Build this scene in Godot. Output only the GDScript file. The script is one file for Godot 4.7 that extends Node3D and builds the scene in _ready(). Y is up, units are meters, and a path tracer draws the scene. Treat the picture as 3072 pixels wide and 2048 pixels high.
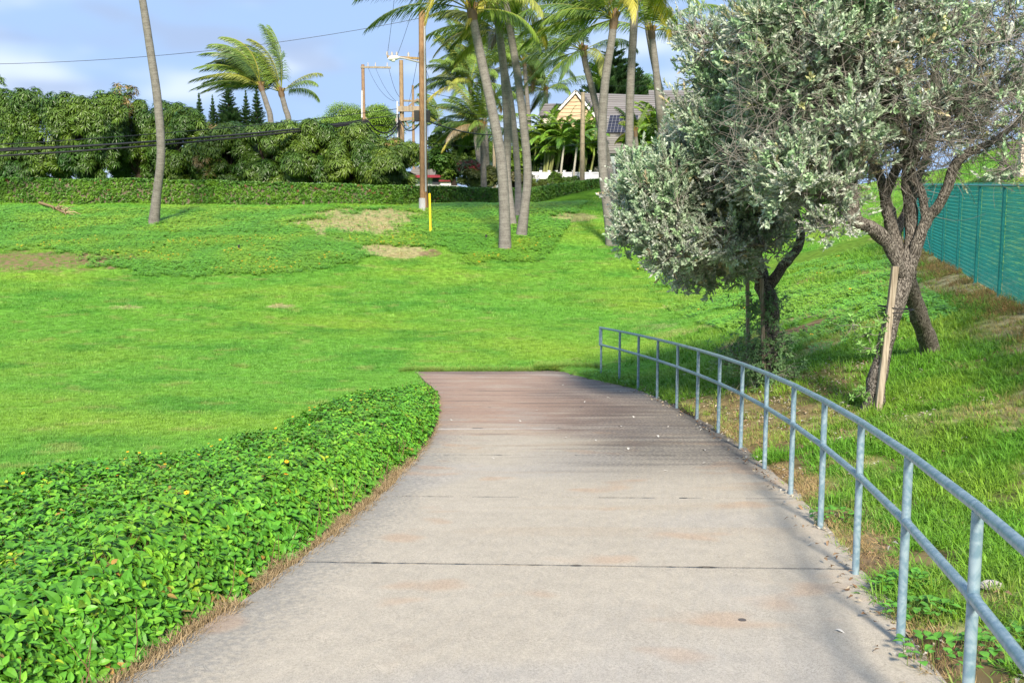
extends Node3D
# A concrete park path with a pipe railing, silver buttonwood trees and palms. Units are metres; d = -z is the distance north of the camera.

var sun: DirectionalLight3D
var rng := RandomNumberGenerator.new()
var noise := FastNoiseLite.new()
var fine := FastNoiseLite.new()
var taken := {}
var M := {}

class MB:
	var v := PackedVector3Array()
	var n := PackedVector3Array()
	var c := PackedColorArray()
	var t := PackedVector2Array()
	var i := PackedInt32Array()
	func vert(p: Vector3, nn: Vector3, col: Color, uv := Vector2.ZERO) -> int:
		v.append(p); n.append(nn); c.append(col); t.append(uv)
		return v.size() - 1
	func tri(a: Vector3, b: Vector3, d: Vector3, col: Color) -> void:
		var nn := (d - a).cross(b - a).normalized()
		var k := v.size()
		v.append(a); v.append(b); v.append(d)
		n.append(nn); n.append(nn); n.append(nn)
		c.append(col); c.append(col); c.append(col)
		t.append(Vector2(a.x, a.z)); t.append(Vector2(b.x, b.z)); t.append(Vector2(d.x, d.z))
		i.append(k); i.append(k + 1); i.append(k + 2)
	func quad(a: Vector3, b: Vector3, d: Vector3, e: Vector3, col: Color) -> void:
		var nn := (d - a).cross(b - a).normalized()
		if nn == Vector3.ZERO:
			nn = (e - a).cross(d - a).normalized()
		var k := v.size()
		for p in [a, b, d, e]:
			vert(p, nn, col, Vector2(p.x + p.z, p.y))
		i.append_array([k, k + 1, k + 2, k, k + 2, k + 3])
	# a box from its lower corner frame: centre of base line etc. kept simple: centre, half sizes, basis
	func box(at: Vector3, half: Vector3, col: Color, b := Basis.IDENTITY) -> void:
		var x := b.x * half.x
		var y := b.y * half.y
		var z := b.z * half.z
		quad(at - x - y + z, at - x + y + z, at + x + y + z, at + x - y + z, col)
		quad(at + x - y - z, at + x + y - z, at - x + y - z, at - x - y - z, col)
		quad(at - x - y - z, at - x + y - z, at - x + y + z, at - x - y + z, col)
		quad(at + x - y + z, at + x + y + z, at + x + y - z, at + x - y - z, col)
		quad(at - x + y + z, at - x + y - z, at + x + y - z, at + x + y + z, col)
		quad(at - x - y - z, at - x - y + z, at + x - y + z, at + x - y - z, col)
	func tube(p: Array, r: Array, sides: int, col: Color, caps := true) -> void:
		var first := v.size()
		var side := Vector3.ZERO
		var along := 0.0
		for k in p.size():
			var a: Vector3 = p[maxi(k - 1, 0)]
			var b: Vector3 = p[mini(k + 1, p.size() - 1)]
			var dir := (b - a).normalized()
			if side == Vector3.ZERO:
				side = dir.cross(Vector3.RIGHT if absf(dir.x) < 0.7 else Vector3.FORWARD).normalized()
			side = (side - dir * side.dot(dir)).normalized()
			var over := dir.cross(side)
			var here: Vector3 = p[k]
			if k > 0:
				along += here.distance_to(p[k - 1])
			for j in sides + 1:
				var an := TAU * j / sides
				var o := side * cos(an) + over * sin(an)
				vert(here + o * r[k], o, col, Vector2(float(j) / sides, along))
		var w := sides + 1
		for k in p.size() - 1:
			for j in sides:
				var a := first + k * w + j
				i.append_array([a, a + w + 1, a + 1, a, a + w, a + w + 1])
		if caps:
			for e in [0, p.size() - 1]:
				var q: Vector3 = p[e]
				var nn: Vector3 = (q - p[1 if e == 0 else e - 1]).normalized()
				var m := vert(q, nn, col)
				var ring := []
				for j in sides:
					ring.append(vert(v[first + e * w + j], nn, col))
				for j in sides:
					if e == 0:
						i.append_array([m, ring[j], ring[(j + 1) % sides]])
					else:
						i.append_array([m, ring[(j + 1) % sides], ring[j]])
	# a leaf blade: pointed oval, folded along the midrib
	func leaf(at: Vector3, dir: Vector3, up: Vector3, long: float, wide: float, col: Color, fold := 0.25, droop := 0.25, rich := true) -> void:
		var s := dir.cross(up).normalized()
		var u := s.cross(dir).normalized()
		var prof := [[0.0, 0.0], [0.3, 0.42], [0.55, 0.5], [0.8, 0.3], [1.0, 0.0]] if rich else [[0.0, 0.0], [0.45, 0.5], [1.0, 0.0]]
		for h: float in [-1.0, 1.0]:
			for k in prof.size() - 1:
				var p: Array = prof[k]
				var q: Array = prof[k + 1]
				var m0: Vector3 = at + dir * (long * p[0]) - u * (droop * long * p[0] * p[0])
				var m1: Vector3 = at + dir * (long * q[0]) - u * (droop * long * q[0] * q[0])
				var e0: Vector3 = m0 + s * (h * wide * p[1]) + u * (fold * wide * p[1])
				var e1: Vector3 = m1 + s * (h * wide * q[1]) + u * (fold * wide * q[1])
				if p[1] == 0.0:
					if h > 0: tri(m0, m1, e1, col)
					else: tri(m0, e1, m1, col)
				elif q[1] == 0.0:
					if h > 0: tri(m0, m1, e0, col)
					else: tri(m0, e0, m1, col)
				else:
					if h > 0: quad(m0, m1, e1, e0, col)
					else: quad(m0, e0, e1, m1, col)
	func mesh() -> ArrayMesh:
		var a := []
		a.resize(Mesh.ARRAY_MAX)
		a[Mesh.ARRAY_VERTEX] = v
		a[Mesh.ARRAY_NORMAL] = n
		a[Mesh.ARRAY_COLOR] = c
		a[Mesh.ARRAY_TEX_UV] = t
		a[Mesh.ARRAY_INDEX] = i
		var m := ArrayMesh.new()
		m.add_surface_from_arrays(Mesh.PRIMITIVE_TRIANGLES, a)
		return m

# ---------------------------------------------------------------- nodes
func numbered(called: String) -> String:
	if not taken.has(called):
		taken[called] = 0
		return called
	taken[called] += 1
	return "%s_%03d" % [called, taken[called]]

func tag(o: Node3D, label := "", category := "", group := "", kind := "") -> Node3D:
	if label: o.set_meta("label", label)
	if category: o.set_meta("category", category)
	if group: o.set_meta("group", group)
	if kind: o.set_meta("kind", kind)
	return o

func thing(called: String, label: String, category: String, at := Vector3.ZERO, group := "") -> Node3D:
	var o := Node3D.new()
	o.name = numbered(called)
	add_child(o)
	o.position = at
	return tag(o, label, category, group)

# the meshes below are built in world metres; a part is moved back by its parent's place
func obj(called: String, mesh: Mesh, mat: Material, parent: Node3D = null, kind := "") -> MeshInstance3D:
	var o := MeshInstance3D.new()
	o.mesh = mesh
	o.material_override = mat
	o.cast_shadow = GeometryInstance3D.SHADOW_CASTING_SETTING_ON
	if parent == null:
		o.name = numbered(called)
		add_child(o)
	else:
		o.name = called
		parent.add_child(o, true)
		o.global_position = Vector3.ZERO
	if kind: o.set_meta("kind", kind)
	return o

func multi(called: String, mesh: Mesh, mat: Material, xf: Array, cols: PackedColorArray, parent: Node3D = null) -> MultiMeshInstance3D:
	var m := MultiMesh.new()
	m.transform_format = MultiMesh.TRANSFORM_3D
	m.use_colors = true
	m.mesh = mesh
	m.instance_count = xf.size()
	for k in xf.size():
		m.set_instance_transform(k, xf[k])
		m.set_instance_color(k, cols[k])
	var o := MultiMeshInstance3D.new()
	o.multimesh = m
	o.material_override = mat
	if parent == null:
		o.name = numbered(called)
		add_child(o)
	else:
		o.name = called
		parent.add_child(o, true)
		o.global_position = Vector3.ZERO
	o.set_meta("kind", "stuff")
	return o

# the copies nearest to where people walk become parts of their own, the rest one mass
func mass(called: String, single: String, mesh: Mesh, mat: Material, tints: Array, xf: Array, cols: PackedColorArray, parent: Node3D, singles := 0) -> void:
	if singles > 0:
		var order := range(xf.size())
		order.sort_custom(func(a, b): return xf[a].origin.length_squared() < xf[b].origin.length_squared())
		var rest := []
		var rest_cols := PackedColorArray()
		for k in order.size():
			if k < singles:
				var o := obj(single, mesh, tints[k % tints.size()], parent)
				o.global_transform = xf[order[k]]
			else:
				rest.append(xf[order[k]])
				rest_cols.append(cols[order[k]])
		multi(called, mesh, mat, rest, rest_cols, parent)
	else:
		multi(called, mesh, mat, xf, cols, parent)

func lin(r: float, g: float, b: float) -> Color:
	return Color(r, g, b).linear_to_srgb()

func mat(called: String, col: Color, rough := 0.8, spec := 0.5) -> StandardMaterial3D:
	var m := StandardMaterial3D.new()
	m.resource_name = called
	m.albedo_color = col.linear_to_srgb()
	m.roughness = rough
	m.metallic_specular = spec
	M[called] = m
	return m

func leafy(called: String, tint := Color(1, 1, 1), rough := 0.5, back := Color(0.3, 0.4, 0.08), spec := 0.45) -> StandardMaterial3D:
	var m := mat(called, tint, rough, spec)
	m.vertex_color_use_as_albedo = true
	m.cull_mode = BaseMaterial3D.CULL_DISABLED
	m.backlight_enabled = true
	m.backlight = back
	return m

func speckle(size: int, freq: float, dark: Color, light: Color, oct := 4, seed_ := 1, stretch := Vector2.ONE, lo := 0.25, hi := 0.75) -> ImageTexture:
	var im := Image.create(size, size, false, Image.FORMAT_RGB8)
	var nz := FastNoiseLite.new()
	nz.seed = seed_
	nz.noise_type = FastNoiseLite.TYPE_SIMPLEX
	nz.fractal_octaves = oct
	nz.frequency = freq
	for y in size:
		for x in size:
			# wraps round: the noise is taken on a torus
			var a := TAU * x / size
			var b := TAU * y / size
			var q := size / TAU
			var val := nz.get_noise_3d(cos(a) * q * stretch.x + sin(b) * q * 0.7 * stretch.y, sin(a) * q * stretch.x, cos(b) * q * stretch.y)
			im.set_pixel(x, y, dark.lerp(light, smoothstep(lo, hi, val * 0.5 + 0.5)).linear_to_srgb())
	return ImageTexture.create_from_image(im)

# ---------------------------------------------------------------- the lie of the land
const KNOTS := [[-50.0, 0.45], [-6.0, 0.45], [0.0, -0.25], [6.0, -0.85], [12.0, -1.2], [20.0, -1.27], [28.0, -0.95], [34.0, -0.45], [36.0, -0.28], [39.0, 0.25], [42.0, 0.75], [46.0, 1.4], [50.0, 2.0], [55.0, 2.65], [60.0, 2.85], [68.0, 3.1], [80.0, 3.6], [120.0, 4.5], [900.0, 7.0]]

func path_y(d: float) -> float:
	var k := clampf(d, -6.0, 20.5)
	return -0.080 * k + 0.00085 * k * k

func rail_x(d: float) -> float:
	var k := clampf(d, -4.0, 21.0)
	return 2.47 - 0.0135 * (k - 11.3) * (k - 11.3)

func left_x(d: float) -> float: return rail_x(d) - 3.43
func fence_x(d: float) -> float: return 3.18 + 0.295 * d
func fence_y(d: float) -> float: return 0.38 + 0.042 * (minf(d, 60.0) - 14.3)

func slope_at(k: int) -> float:
	if k <= 0 or k >= KNOTS.size() - 1: return 0.0
	var a: float = (KNOTS[k][1] - KNOTS[k - 1][1]) / (KNOTS[k][0] - KNOTS[k - 1][0])
	var b: float = (KNOTS[k + 1][1] - KNOTS[k][1]) / (KNOTS[k + 1][0] - KNOTS[k][0])
	return 0.0 if a * b <= 0.0 else 2.0 * a * b / (a + b)

func bank(d: float) -> float:
	var k := 0
	while k < KNOTS.size() - 2 and d > KNOTS[k + 1][0]: k += 1
	var h: float = KNOTS[k + 1][0] - KNOTS[k][0]
	var t := clampf((d - KNOTS[k][0]) / h, 0.0, 1.0)
	return (2 * t * t * t - 3 * t * t + 1) * KNOTS[k][1] + (t * t * t - 2 * t * t + t) * h * slope_at(k) + (3 * t * t - 2 * t * t * t) * KNOTS[k + 1][1] + (t * t * t - t * t) * h * slope_at(k + 1)

func smax(a: float, b: float, k: float) -> float:
	var h := clampf(0.5 + 0.5 * (a - b) / k, 0.0, 1.0)
	return b + (a - b) * h + k * h * (1.0 - h)

func land(x: float, d: float) -> float:
	var q := x / maxf(d, 20.0)
	var b := bank(d + 2.5 * clampf(-q * 2.0, 0.0, 1.0) * smoothstep(24.0, 30.0, d))
	b += 1.1 * smoothstep(0.0, 0.1, q) * smoothstep(50.0, 75.0, d)
	b += 0.10 * noise.get_noise_2d(x * 3.0, d * 3.0) * smoothstep(20.0, 40.0, d) + 0.02 * noise.get_noise_2d(x * 14.0, d * 14.0)
	var xf := fence_x(d)
	var r := fence_y(d) - 0.27 * (xf - x) if x < xf else minf(fence_y(d) + 0.5 * (x - xf), 6.5)
	r += 0.07 * noise.get_noise_2d(x * 9.0 + 50.0, d * 9.0)
	var rx := rail_x(d)
	if d < 20.0 and x > rx - 1.0:
		r = smax(r, path_y(d) - 0.015 + (0.12 if d < 14.0 else 0.12 - 0.045 * (d - 14.0)) * maxf(x - rx, 0.0), 0.12)
	var g := smax(b, r, 0.35)
	if d < 19.8:
		var lx := left_x(d)
		if x < lx:
			g = smax(g, path_y(d) - 0.03 - 0.22 * (lx - x), 0.1)
	return g

func ground(x: float, d: float) -> Vector3: return Vector3(x, land(x, d), -d)

func right_x(d: float) -> float: return rail_x(d) + 0.06 - 0.62 * smoothstep(15.6, 19.7, d)

func on_path(x: float, d: float, over := 0.0) -> bool:
	return d < 19.75 - over and d > -6.0 and x > left_x(d) + over and x < right_x(d) - over

# what grows where: 0 lawn, 1 leafy ground cover, 2 dry grass, 3 bare soil, 4 coarse grass on the right bank
func blob(x: float, d: float, cx: float, cd: float, rx: float, rd: float) -> float:
	var e := Vector2((x - cx) / rx, (d - cd) / rd).length() + 0.55 * noise.get_noise_2d(x * 6.0, d * 6.0) + 0.35 * noise.get_noise_2d(x * 25.0 + 9.0, d * 25.0)
	return smoothstep(1.05, 0.75, e)

const TOE := [[-60.0, 37.0], [-21.0, 40.0], [-17.0, 38.5], [-15.7, 36.2], [-12.0, 35.2], [-7.65, 36.8], [-5.4, 39.4], [-3.0, 42.0], [-1.6, 38.6], [0.8, 39.4], [1.8, 42.0], [2.6, 47.0], [5.0, 62.0]]

func toe(x: float) -> float:
	for k in TOE.size() - 1:
		if x < TOE[k + 1][0]:
			return lerpf(TOE[k][1], TOE[k + 1][1], clampf((x - TOE[k][0]) / (TOE[k + 1][0] - TOE[k][0]), 0.0, 1.0))
	return 62.0

func grows(x: float, d: float) -> Array:
	var n1 := noise.get_noise_2d(x * 8.0, d * 8.0)
	var dry := maxf(blob(x, d, -7.4, 48.5, 3.0, 4.6), blob(x, d, -4.8, 40.6, 1.6, 1.7)) * (0.9 + 0.5 * fine.get_noise_2d(x * 40.0, d * 40.0))
	dry = maxf(dry, 0.7 * blob(x, d, 3.0, 50.5, 1.6, 1.6))
	dry = maxf(dry, 0.75 * blob(x, d, -6.9, 29.5, 0.6, 0.5))
	dry = maxf(dry, 0.5 * blob(x, d, -11.3, 29.0, 0.5, 0.35))
	dry = maxf(dry, 0.5 * blob(x, d, 4.2, 17.3, 0.5, 0.6))
	var soil := maxf(blob(x, d, -17.5, 37.0, 2.6, 1.9), 0.8 * blob(x, d, -14.8, 38.4, 1.0, 0.7)) * (0.75 + 0.8 * fine.get_noise_2d(x * 30.0, d * 30.0))
	soil = maxf(soil, 0.7 * blob(x, d, -3.3, 40.3, 0.5, 0.9))
	var cover := 0.0
	var coarse := 0.0
	if d > 30.0 and x < 6.0:
		cover = smoothstep(-0.5, 0.5, d - toe(x) + 1.2 * n1)
		cover *= 1.0 - smoothstep(0.2, 0.6, dry) * 0.85
	var rx := rail_x(d)
	if x > rx - 0.3 and d < 40.0 and x > 1.0:
		coarse = smoothstep(-6.6, -4.4, x - fence_x(d) + 1.6 * n1) if d > 18.0 else 1.0
		if x > 4.6 and x < fence_x(d) - 0.8 and d > 15.5:
			cover = maxf(cover, smoothstep(-0.1, 0.25, 0.35 + n1 - 0.22 * absf(d - 22.0) / 6.0))
		soil = maxf(soil, 0.9 * blob(x, d, 5.1, 19.0, 1.5, 0.7))
		dry = maxf(dry, smoothstep(0.65, 0.15, absf(fence_x(d) - x) + 0.9 * n1) * 0.9)
		soil = maxf(soil, 0.6 * blob(x, d, 3.3, 13.3, 1.4, 1.7))
		dry = maxf(dry, 0.6 * blob(x, d, 2.9, 12.5, 0.8, 2.2))
		if d < 30.0: dry = maxf(dry, 0.7 * smoothstep(0.15, 0.45, noise.get_noise_2d(x * 7.0 + 170.0, d * 7.0)) * smoothstep(3.0, 5.0, x))
		if d < 12.0:
			dry = maxf(dry, smoothstep(0.45, 0.1, x - rx + 0.7 * n1 + 0.1) * 0.85)
			soil = maxf(soil, 0.8 * smoothstep(0.25, 0.05, x - rx + 0.9 * fine.get_noise_2d(x * 9.0, d * 9.0)))
			dry = maxf(dry, 0.8 * smoothstep(0.16, 0.45, noise.get_noise_2d(x * 13.0 + 70.0, d * 13.0)))
			soil = maxf(soil, 0.7 * smoothstep(0.30, 0.5, noise.get_noise_2d(x * 16.0 - 30.0, d * 16.0)))
	return [cover, clampf(dry, 0.0, 1.0), clampf(soil, 0.0, 1.0), coarse]

# ---------------------------------------------------------------- light, camera, materials
func make_sky() -> PanoramaSkyMaterial:
	var w := 1024
	var h := 512
	var im := Image.create(w, h, false, Image.FORMAT_RGBF)
	var a := FastNoiseLite.new()
	a.seed = 11
	a.noise_type = FastNoiseLite.TYPE_SIMPLEX_SMOOTH
	a.fractal_octaves = 5
	a.frequency = 1.0
	for y in h:
		var up := PI * (0.5 - (y + 0.5) / h)
		for x in w:
			var round_ := TAU * (x + 0.5) / w
			var dir := Vector3(cos(up) * sin(round_), sin(up), cos(up) * cos(round_))
			# a layer of cloud overhead, seen flatter towards the horizon
			var p := dir * Vector3(3.0, 13.0, 3.0)
			var n1 := a.get_noise_3dv(p + Vector3(3.1, 0.4, 7.7))
			var n2 := a.get_noise_3dv(p * 1.9 + Vector3(20.0, 5.0, 1.0))
			var e := clampf(sin(up), 0.0, 1.0)
			var c := Color(0.385, 0.55, 0.83).lerp(Color(0.29, 0.46, 0.77), smoothstep(0.02, 0.6, e))
			c = c.lerp(Color(0.68, 0.78, 0.93), smoothstep(-0.04, 0.36, n1) * 0.9)
			c = c.lerp(Color(0.37, 0.475, 0.69), smoothstep(0.0, 0.40, n2) * 0.8)
			im.set_pixel(x, y, Color(c.r, c.g, c.b) * SKY_LEVEL)
	var s := PanoramaSkyMaterial.new()
	s.panorama = ImageTexture.create_from_image(im)
	return s

const EXPOSURE := 1.95
const SKY_LEVEL := 0.655

func camera_and_light() -> void:
	var cam := Camera3D.new()
	cam.name = "camera"
	cam.fov = 37.85
	cam.near = 0.05
	cam.far = 3000.0
	add_child(cam)
	cam.position = Vector3(0, 1.63, 0)
	cam.rotation = Vector3(-atan(264.0 / 2287.0), 0, 0)
	cam.current = true
	var env := Environment.new()
	env.background_mode = Environment.BG_SKY
	env.sky = Sky.new()
	env.sky.sky_material = make_sky()
	env.tonemap_mode = Environment.TONE_MAPPER_LINEAR
	env.tonemap_exposure = EXPOSURE
	env.sdfgi_enabled = true
	env.ssao_enabled = true
	env.ssil_enabled = true
	var we := WorldEnvironment.new()
	we.name = "environment"
	we.environment = env
	add_child(we)
	sun = DirectionalLight3D.new()
	sun.name = "sun"
	sun.light_energy = 1.25
	sun.light_color = Color(1.0, 0.955, 0.88)
	sun.light_angular_distance = 8.0
	sun.shadow_enabled = true
	add_child(sun)
	var e := deg_to_rad(33.0)
	var towards := Vector3(-0.06 * cos(e), -sin(e), -cos(e))
	sun.look_at_from_position(Vector3.ZERO, towards, Vector3.UP)

func materials() -> void:
	leafy("grass blade", Color(1, 1, 1), 0.55, Color(0.30, 0.40, 0.06), 0.4)
	leafy("groundcover leaf", Color(1, 1, 1), 0.5, Color(0.25, 0.36, 0.05), 0.45)
	leafy("creeping daisy leaf", Color(1, 1, 1), 0.46, Color(0.30, 0.44, 0.06), 0.42)
	for k in 3:
		leafy("creeping daisy leaf %d" % k, [Color(1.0, 1.0, 1.0), Color(0.82, 0.88, 0.8), Color(1.15, 1.1, 1.0)][k] * Color(0.95, 0.95, 0.95), 0.46, Color(0.30, 0.44, 0.06), 0.42)
	leafy("silver leaf", Color(1, 1, 1), 0.55, Color(0.46, 0.50, 0.40), 0.5)
	for k in 3:
		leafy("silver leaf %d" % k, [Color(1, 1, 1), Color(0.88, 0.92, 0.85), Color(0.95, 1.1, 0.85)][k], 0.55, Color(0.46, 0.50, 0.40), 0.5)
	leafy("tree leaf", Color(1, 1, 1), 0.42, Color(0.2, 0.3, 0.05), 0.5)
	leafy("palm leaf", Color(1, 1, 1), 0.42, Color(0.3, 0.34, 0.08), 0.5)
	var vc := mat("painted geometry", Color(1, 1, 1), 0.7)
	vc.vertex_color_use_as_albedo = true
	var dm := mat("dry matter", Color(1, 1, 1), 0.9, 0.2)
	dm.vertex_color_use_as_albedo = true
	dm.backlight_enabled = true
	dm.backlight = Color(0.25, 0.22, 0.15)

	# galvanised pipe, chalky blue-grey with paler blotches
	var pipe := mat("galvanised pipe", Color(1, 1, 1), 0.48)
	pipe.metallic = 0.15
	pipe.albedo_texture = speckle(256, 0.035, Color(0.165, 0.265, 0.335), Color(0.315, 0.415, 0.475), 5, 5, Vector2.ONE, 0.3, 0.72)
	pipe.uv1_triplanar = true
	pipe.uv1_scale = Vector3(2.3, 2.3, 2.3)
	pipe.roughness_texture = speckle(128, 0.05, Color(0.35, 0.35, 0.35), Color(0.75, 0.75, 0.75), 3, 8)
	var fen := mat("green vinyl", Color(0.010, 0.225, 0.215), 0.45)
	fen.albedo_texture = speckle(128, 0.03, Color(0.75, 0.8, 0.8), Color(1, 1, 1), 3, 9)
	fen.uv1_triplanar = true
	var bark := mat("grey bark", Color(1, 1, 1), 0.92, 0.2)
	bark.albedo_texture = speckle(512, 0.03, Color(0.028, 0.023, 0.018), Color(0.36, 0.325, 0.285), 6, 21, Vector2(2.2, 0.9), 0.3, 0.74)
	bark.uv1_triplanar = true
	bark.uv1_world_triplanar = true
	bark.uv1_scale = Vector3(2.2, 2.2, 2.2)
	bark.heightmap_enabled = true
	bark.heightmap_texture = bark.albedo_texture
	bark.heightmap_scale = 3.5
	var twig := mat("twig bark", Color(0.265, 0.24, 0.215), 0.9, 0.2)
	twig.vertex_color_use_as_albedo = true
	var palm := mat("palm trunk", Color(1, 1, 1), 0.9, 0.25)
	palm.albedo_texture = ring_texture()
	palm.uv1_scale = Vector3(1.0, 0.5, 1.0)
	palm.heightmap_enabled = true
	palm.heightmap_texture = palm.albedo_texture
	palm.heightmap_scale = 2.0
	palm.vertex_color_use_as_albedo = true
	var wood := mat("weathered wood", Color(1, 1, 1), 0.85, 0.3)
	wood.albedo_texture = speckle(256, 0.02, Color(0.22, 0.18, 0.13), Color(0.44, 0.38, 0.29), 5, 31, Vector2(4.0, 0.35), 0.25, 0.75)
	wood.uv1_triplanar = true
	wood.uv1_scale = Vector3(1.6, 1.6, 1.6)
	wood.vertex_color_use_as_albedo = true
	mat("cable", Color(0.012, 0.012, 0.014), 0.5)
	mat("dark bark", Color(0.07, 0.052, 0.04), 0.95, 0.2)
	var rust := mat("concrete", Color(1, 1, 1), 0.88, 0.35)
	rust.albedo_texture = concrete_texture()
	rust.heightmap_enabled = true
	rust.heightmap_texture = speckle(512, 0.16, Color(0, 0, 0), Color(1, 1, 1), 3, 41)
	rust.heightmap_scale = 0.5
	rust.detail_enabled = true
	rust.detail_albedo = speckle(512, 0.22, Color(0.66, 0.66, 0.66), Color(1.0, 1.0, 1.0), 3, 43, Vector2.ONE, 0.2, 0.6)
	rust.detail_blend_mode = BaseMaterial3D.BLEND_MODE_MUL
	rust.detail_uv_layer = BaseMaterial3D.DETAIL_UV_2
	var edge := mat("concrete edge", Color(0.20, 0.19, 0.175), 0.9, 0.3)
	edge.heightmap_enabled = false
	var soil := mat("ground", Color(1, 1, 1), 0.95, 0.1)
	soil.albedo_texture = ground_texture()
	soil.texture_repeat = false

func ring_texture() -> ImageTexture:
	var im := Image.create(128, 512, false, Image.FORMAT_RGB8)
	for y in 512:
		for x in 128:
			var a := TAU * x / 128.0
			var wob := fine.get_noise_3d(cos(a) * 30.0, sin(a) * 30.0, y * 0.9) * 0.35
			var ring := absf(fposmod(y / 512.0 * 17.0 + wob + 0.2 * sin(a + y * 0.02), 1.0) - 0.5) * 2.0
			var spot := fine.get_noise_3d(cos(a) * 60.0 + 200.0, sin(a) * 60.0, y * 2.0)
			var c := Color(0.105, 0.095, 0.083).lerp(Color(0.245, 0.228, 0.205), clampf(smoothstep(0.02, 0.3, ring) * 0.42 + spot * 0.9 + 0.5 * noise.get_noise_3d(cos(a) * 14.0, sin(a) * 14.0, y * 0.35) + 0.3, 0.0, 1.0))
			im.set_pixel(x, y, c.linear_to_srgb())
	return ImageTexture.create_from_image(im)

# The slabs' own colour: worn grey concrete, rust-red wash over the far end, algae-black staining on the damp side below the trees
func concrete_texture() -> ImageTexture:
	var w := 640
	var h := 2048
	var im := Image.create(w, h, false, Image.FORMAT_RGB8)
	for y in h:
		var d := -1.0 + 22.0 * y / h
		var rx := rail_x(d)
		for x in w:
			var wx := -3.0 + 6.0 * x / w
			var s := wx - rx + 3.43            # 0 at the bed, 3.43 at the railing
			var n1 := noise.get_noise_2d(wx * 22.0, d * 22.0)
			var n2 := fine.get_noise_2d(wx * 45.0, d * 45.0)
			var n3 := noise.get_noise_2d(wx * 5.0 + 31.0, d * 5.0)
			var streak := noise.get_noise_2d(wx * 7.0, d * 75.0 + 400.0)
			var c := Color(0.395, 0.352, 0.288)
			c = c.lerp(Color(0.45, 0.402, 0.33), clampf(0.4 + n1 * 0.35 + streak * 0.2, 0.0, 1.0))
			c = c.lerp(Color(0.385, 0.36, 0.33), smoothstep(0.05, 0.35, n3) * 0.5)
			# weathering along the two edges
			c = c.lerp(Color(0.22, 0.215, 0.205), smoothstep(0.5, 0.0, s + n1 * 0.10 + 0.2 * fine.get_noise_2d(wx * 160.0, d * 160.0)) * 0.7)
			# rust-coloured patches
			c = c.lerp(Color(0.43, 0.27, 0.165), smoothstep(0.28, 0.6, noise.get_noise_2d(wx * 16.0 + 300.0, d * 22.0)) * 0.38)
			c = c.lerp(Color(0.40, 0.30, 0.20), smoothstep(0.15, 0.5, noise.get_noise_2d(wx * 3.0 + 90.0, d * 30.0)) * 0.3 * smoothstep(5.5, 8.0, d))
			# red soil washed over the lower slabs
			c = c.lerp(Color(0.33, 0.215, 0.16), clampf(smoothstep(10.0, 14.5, d + n3 * 1.2 + streak * 0.8) * (0.85 + n1 * 0.4 + streak * 0.45) * smoothstep(3.7, 1.9, s + n3 * 0.6), 0.0, 0.82))
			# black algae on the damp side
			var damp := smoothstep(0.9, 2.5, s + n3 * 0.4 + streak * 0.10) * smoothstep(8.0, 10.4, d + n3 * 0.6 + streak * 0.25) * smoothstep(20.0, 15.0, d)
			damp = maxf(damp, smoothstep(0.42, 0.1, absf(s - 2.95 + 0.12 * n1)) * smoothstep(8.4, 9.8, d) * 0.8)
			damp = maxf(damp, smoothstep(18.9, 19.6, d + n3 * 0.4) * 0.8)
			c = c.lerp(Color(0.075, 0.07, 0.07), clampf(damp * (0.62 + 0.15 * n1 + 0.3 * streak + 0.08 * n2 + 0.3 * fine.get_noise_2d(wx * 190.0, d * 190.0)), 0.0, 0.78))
			# darker tide lines across the lower slabs
			c = c.lerp(Color(0.12, 0.10, 0.09), smoothstep(0.28, 0.55, streak) * 0.45 * smoothstep(9.0, 11.5, d))
			c = c.lerp(Color(0.50, 0.46, 0.42), smoothstep(0.09, 0.02, absf(d - 12.02 + 0.03 * n1)) * smoothstep(1.6, 0.5, s + n1) * 0.75)
			c *= 1.0 + 0.05 * n2 + 0.13 * fine.get_noise_2d(wx * 330.0, d * 330.0)
			im.set_pixel(x, y, c.linear_to_srgb())
	# a dropped washer-sized oil spot
	return ImageTexture.create_from_image(im)

func ground_texture() -> ImageTexture:
	var w := 1024
	var im := Image.create(w, w, false, Image.FORMAT_RGB8)
	for y in w:
		var d := -10.0 + 80.0 * y / w
		for x in w:
			var wx := -40.0 + 80.0 * x / w
			var g := grows(wx, d)
			var n2 := fine.get_noise_2d(wx * 30.0, d * 30.0)
			var c := lawn_color(wx, d) * 0.85
			c = c.lerp(Color(0.09, 0.20, 0.018), g[0])
			c = c.lerp(Color(0.11, 0.19, 0.025), g[3] * 0.7 * (1.0 - g[0]))
			c = c.lerp(Color(0.42, 0.325, 0.19), g[1] * 0.85)
			c = c.lerp(Color(0.20, 0.125, 0.08), g[2])
			if wx > bed_left(d) + 0.1 and wx < left_x(d) + 0.1 and d < 16.4:
				c = Color(0.16, 0.11, 0.065)
			if on_path(wx, d, 0.05): c = Color(0.05, 0.04, 0.03)
			c *= 1.0 + 0.5 * n2
			im.set_pixel(x, y, Color(maxf(c.r, 0.0), maxf(c.g, 0.0), maxf(c.b, 0.0)).linear_to_srgb())
	return ImageTexture.create_from_image(im)

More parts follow.
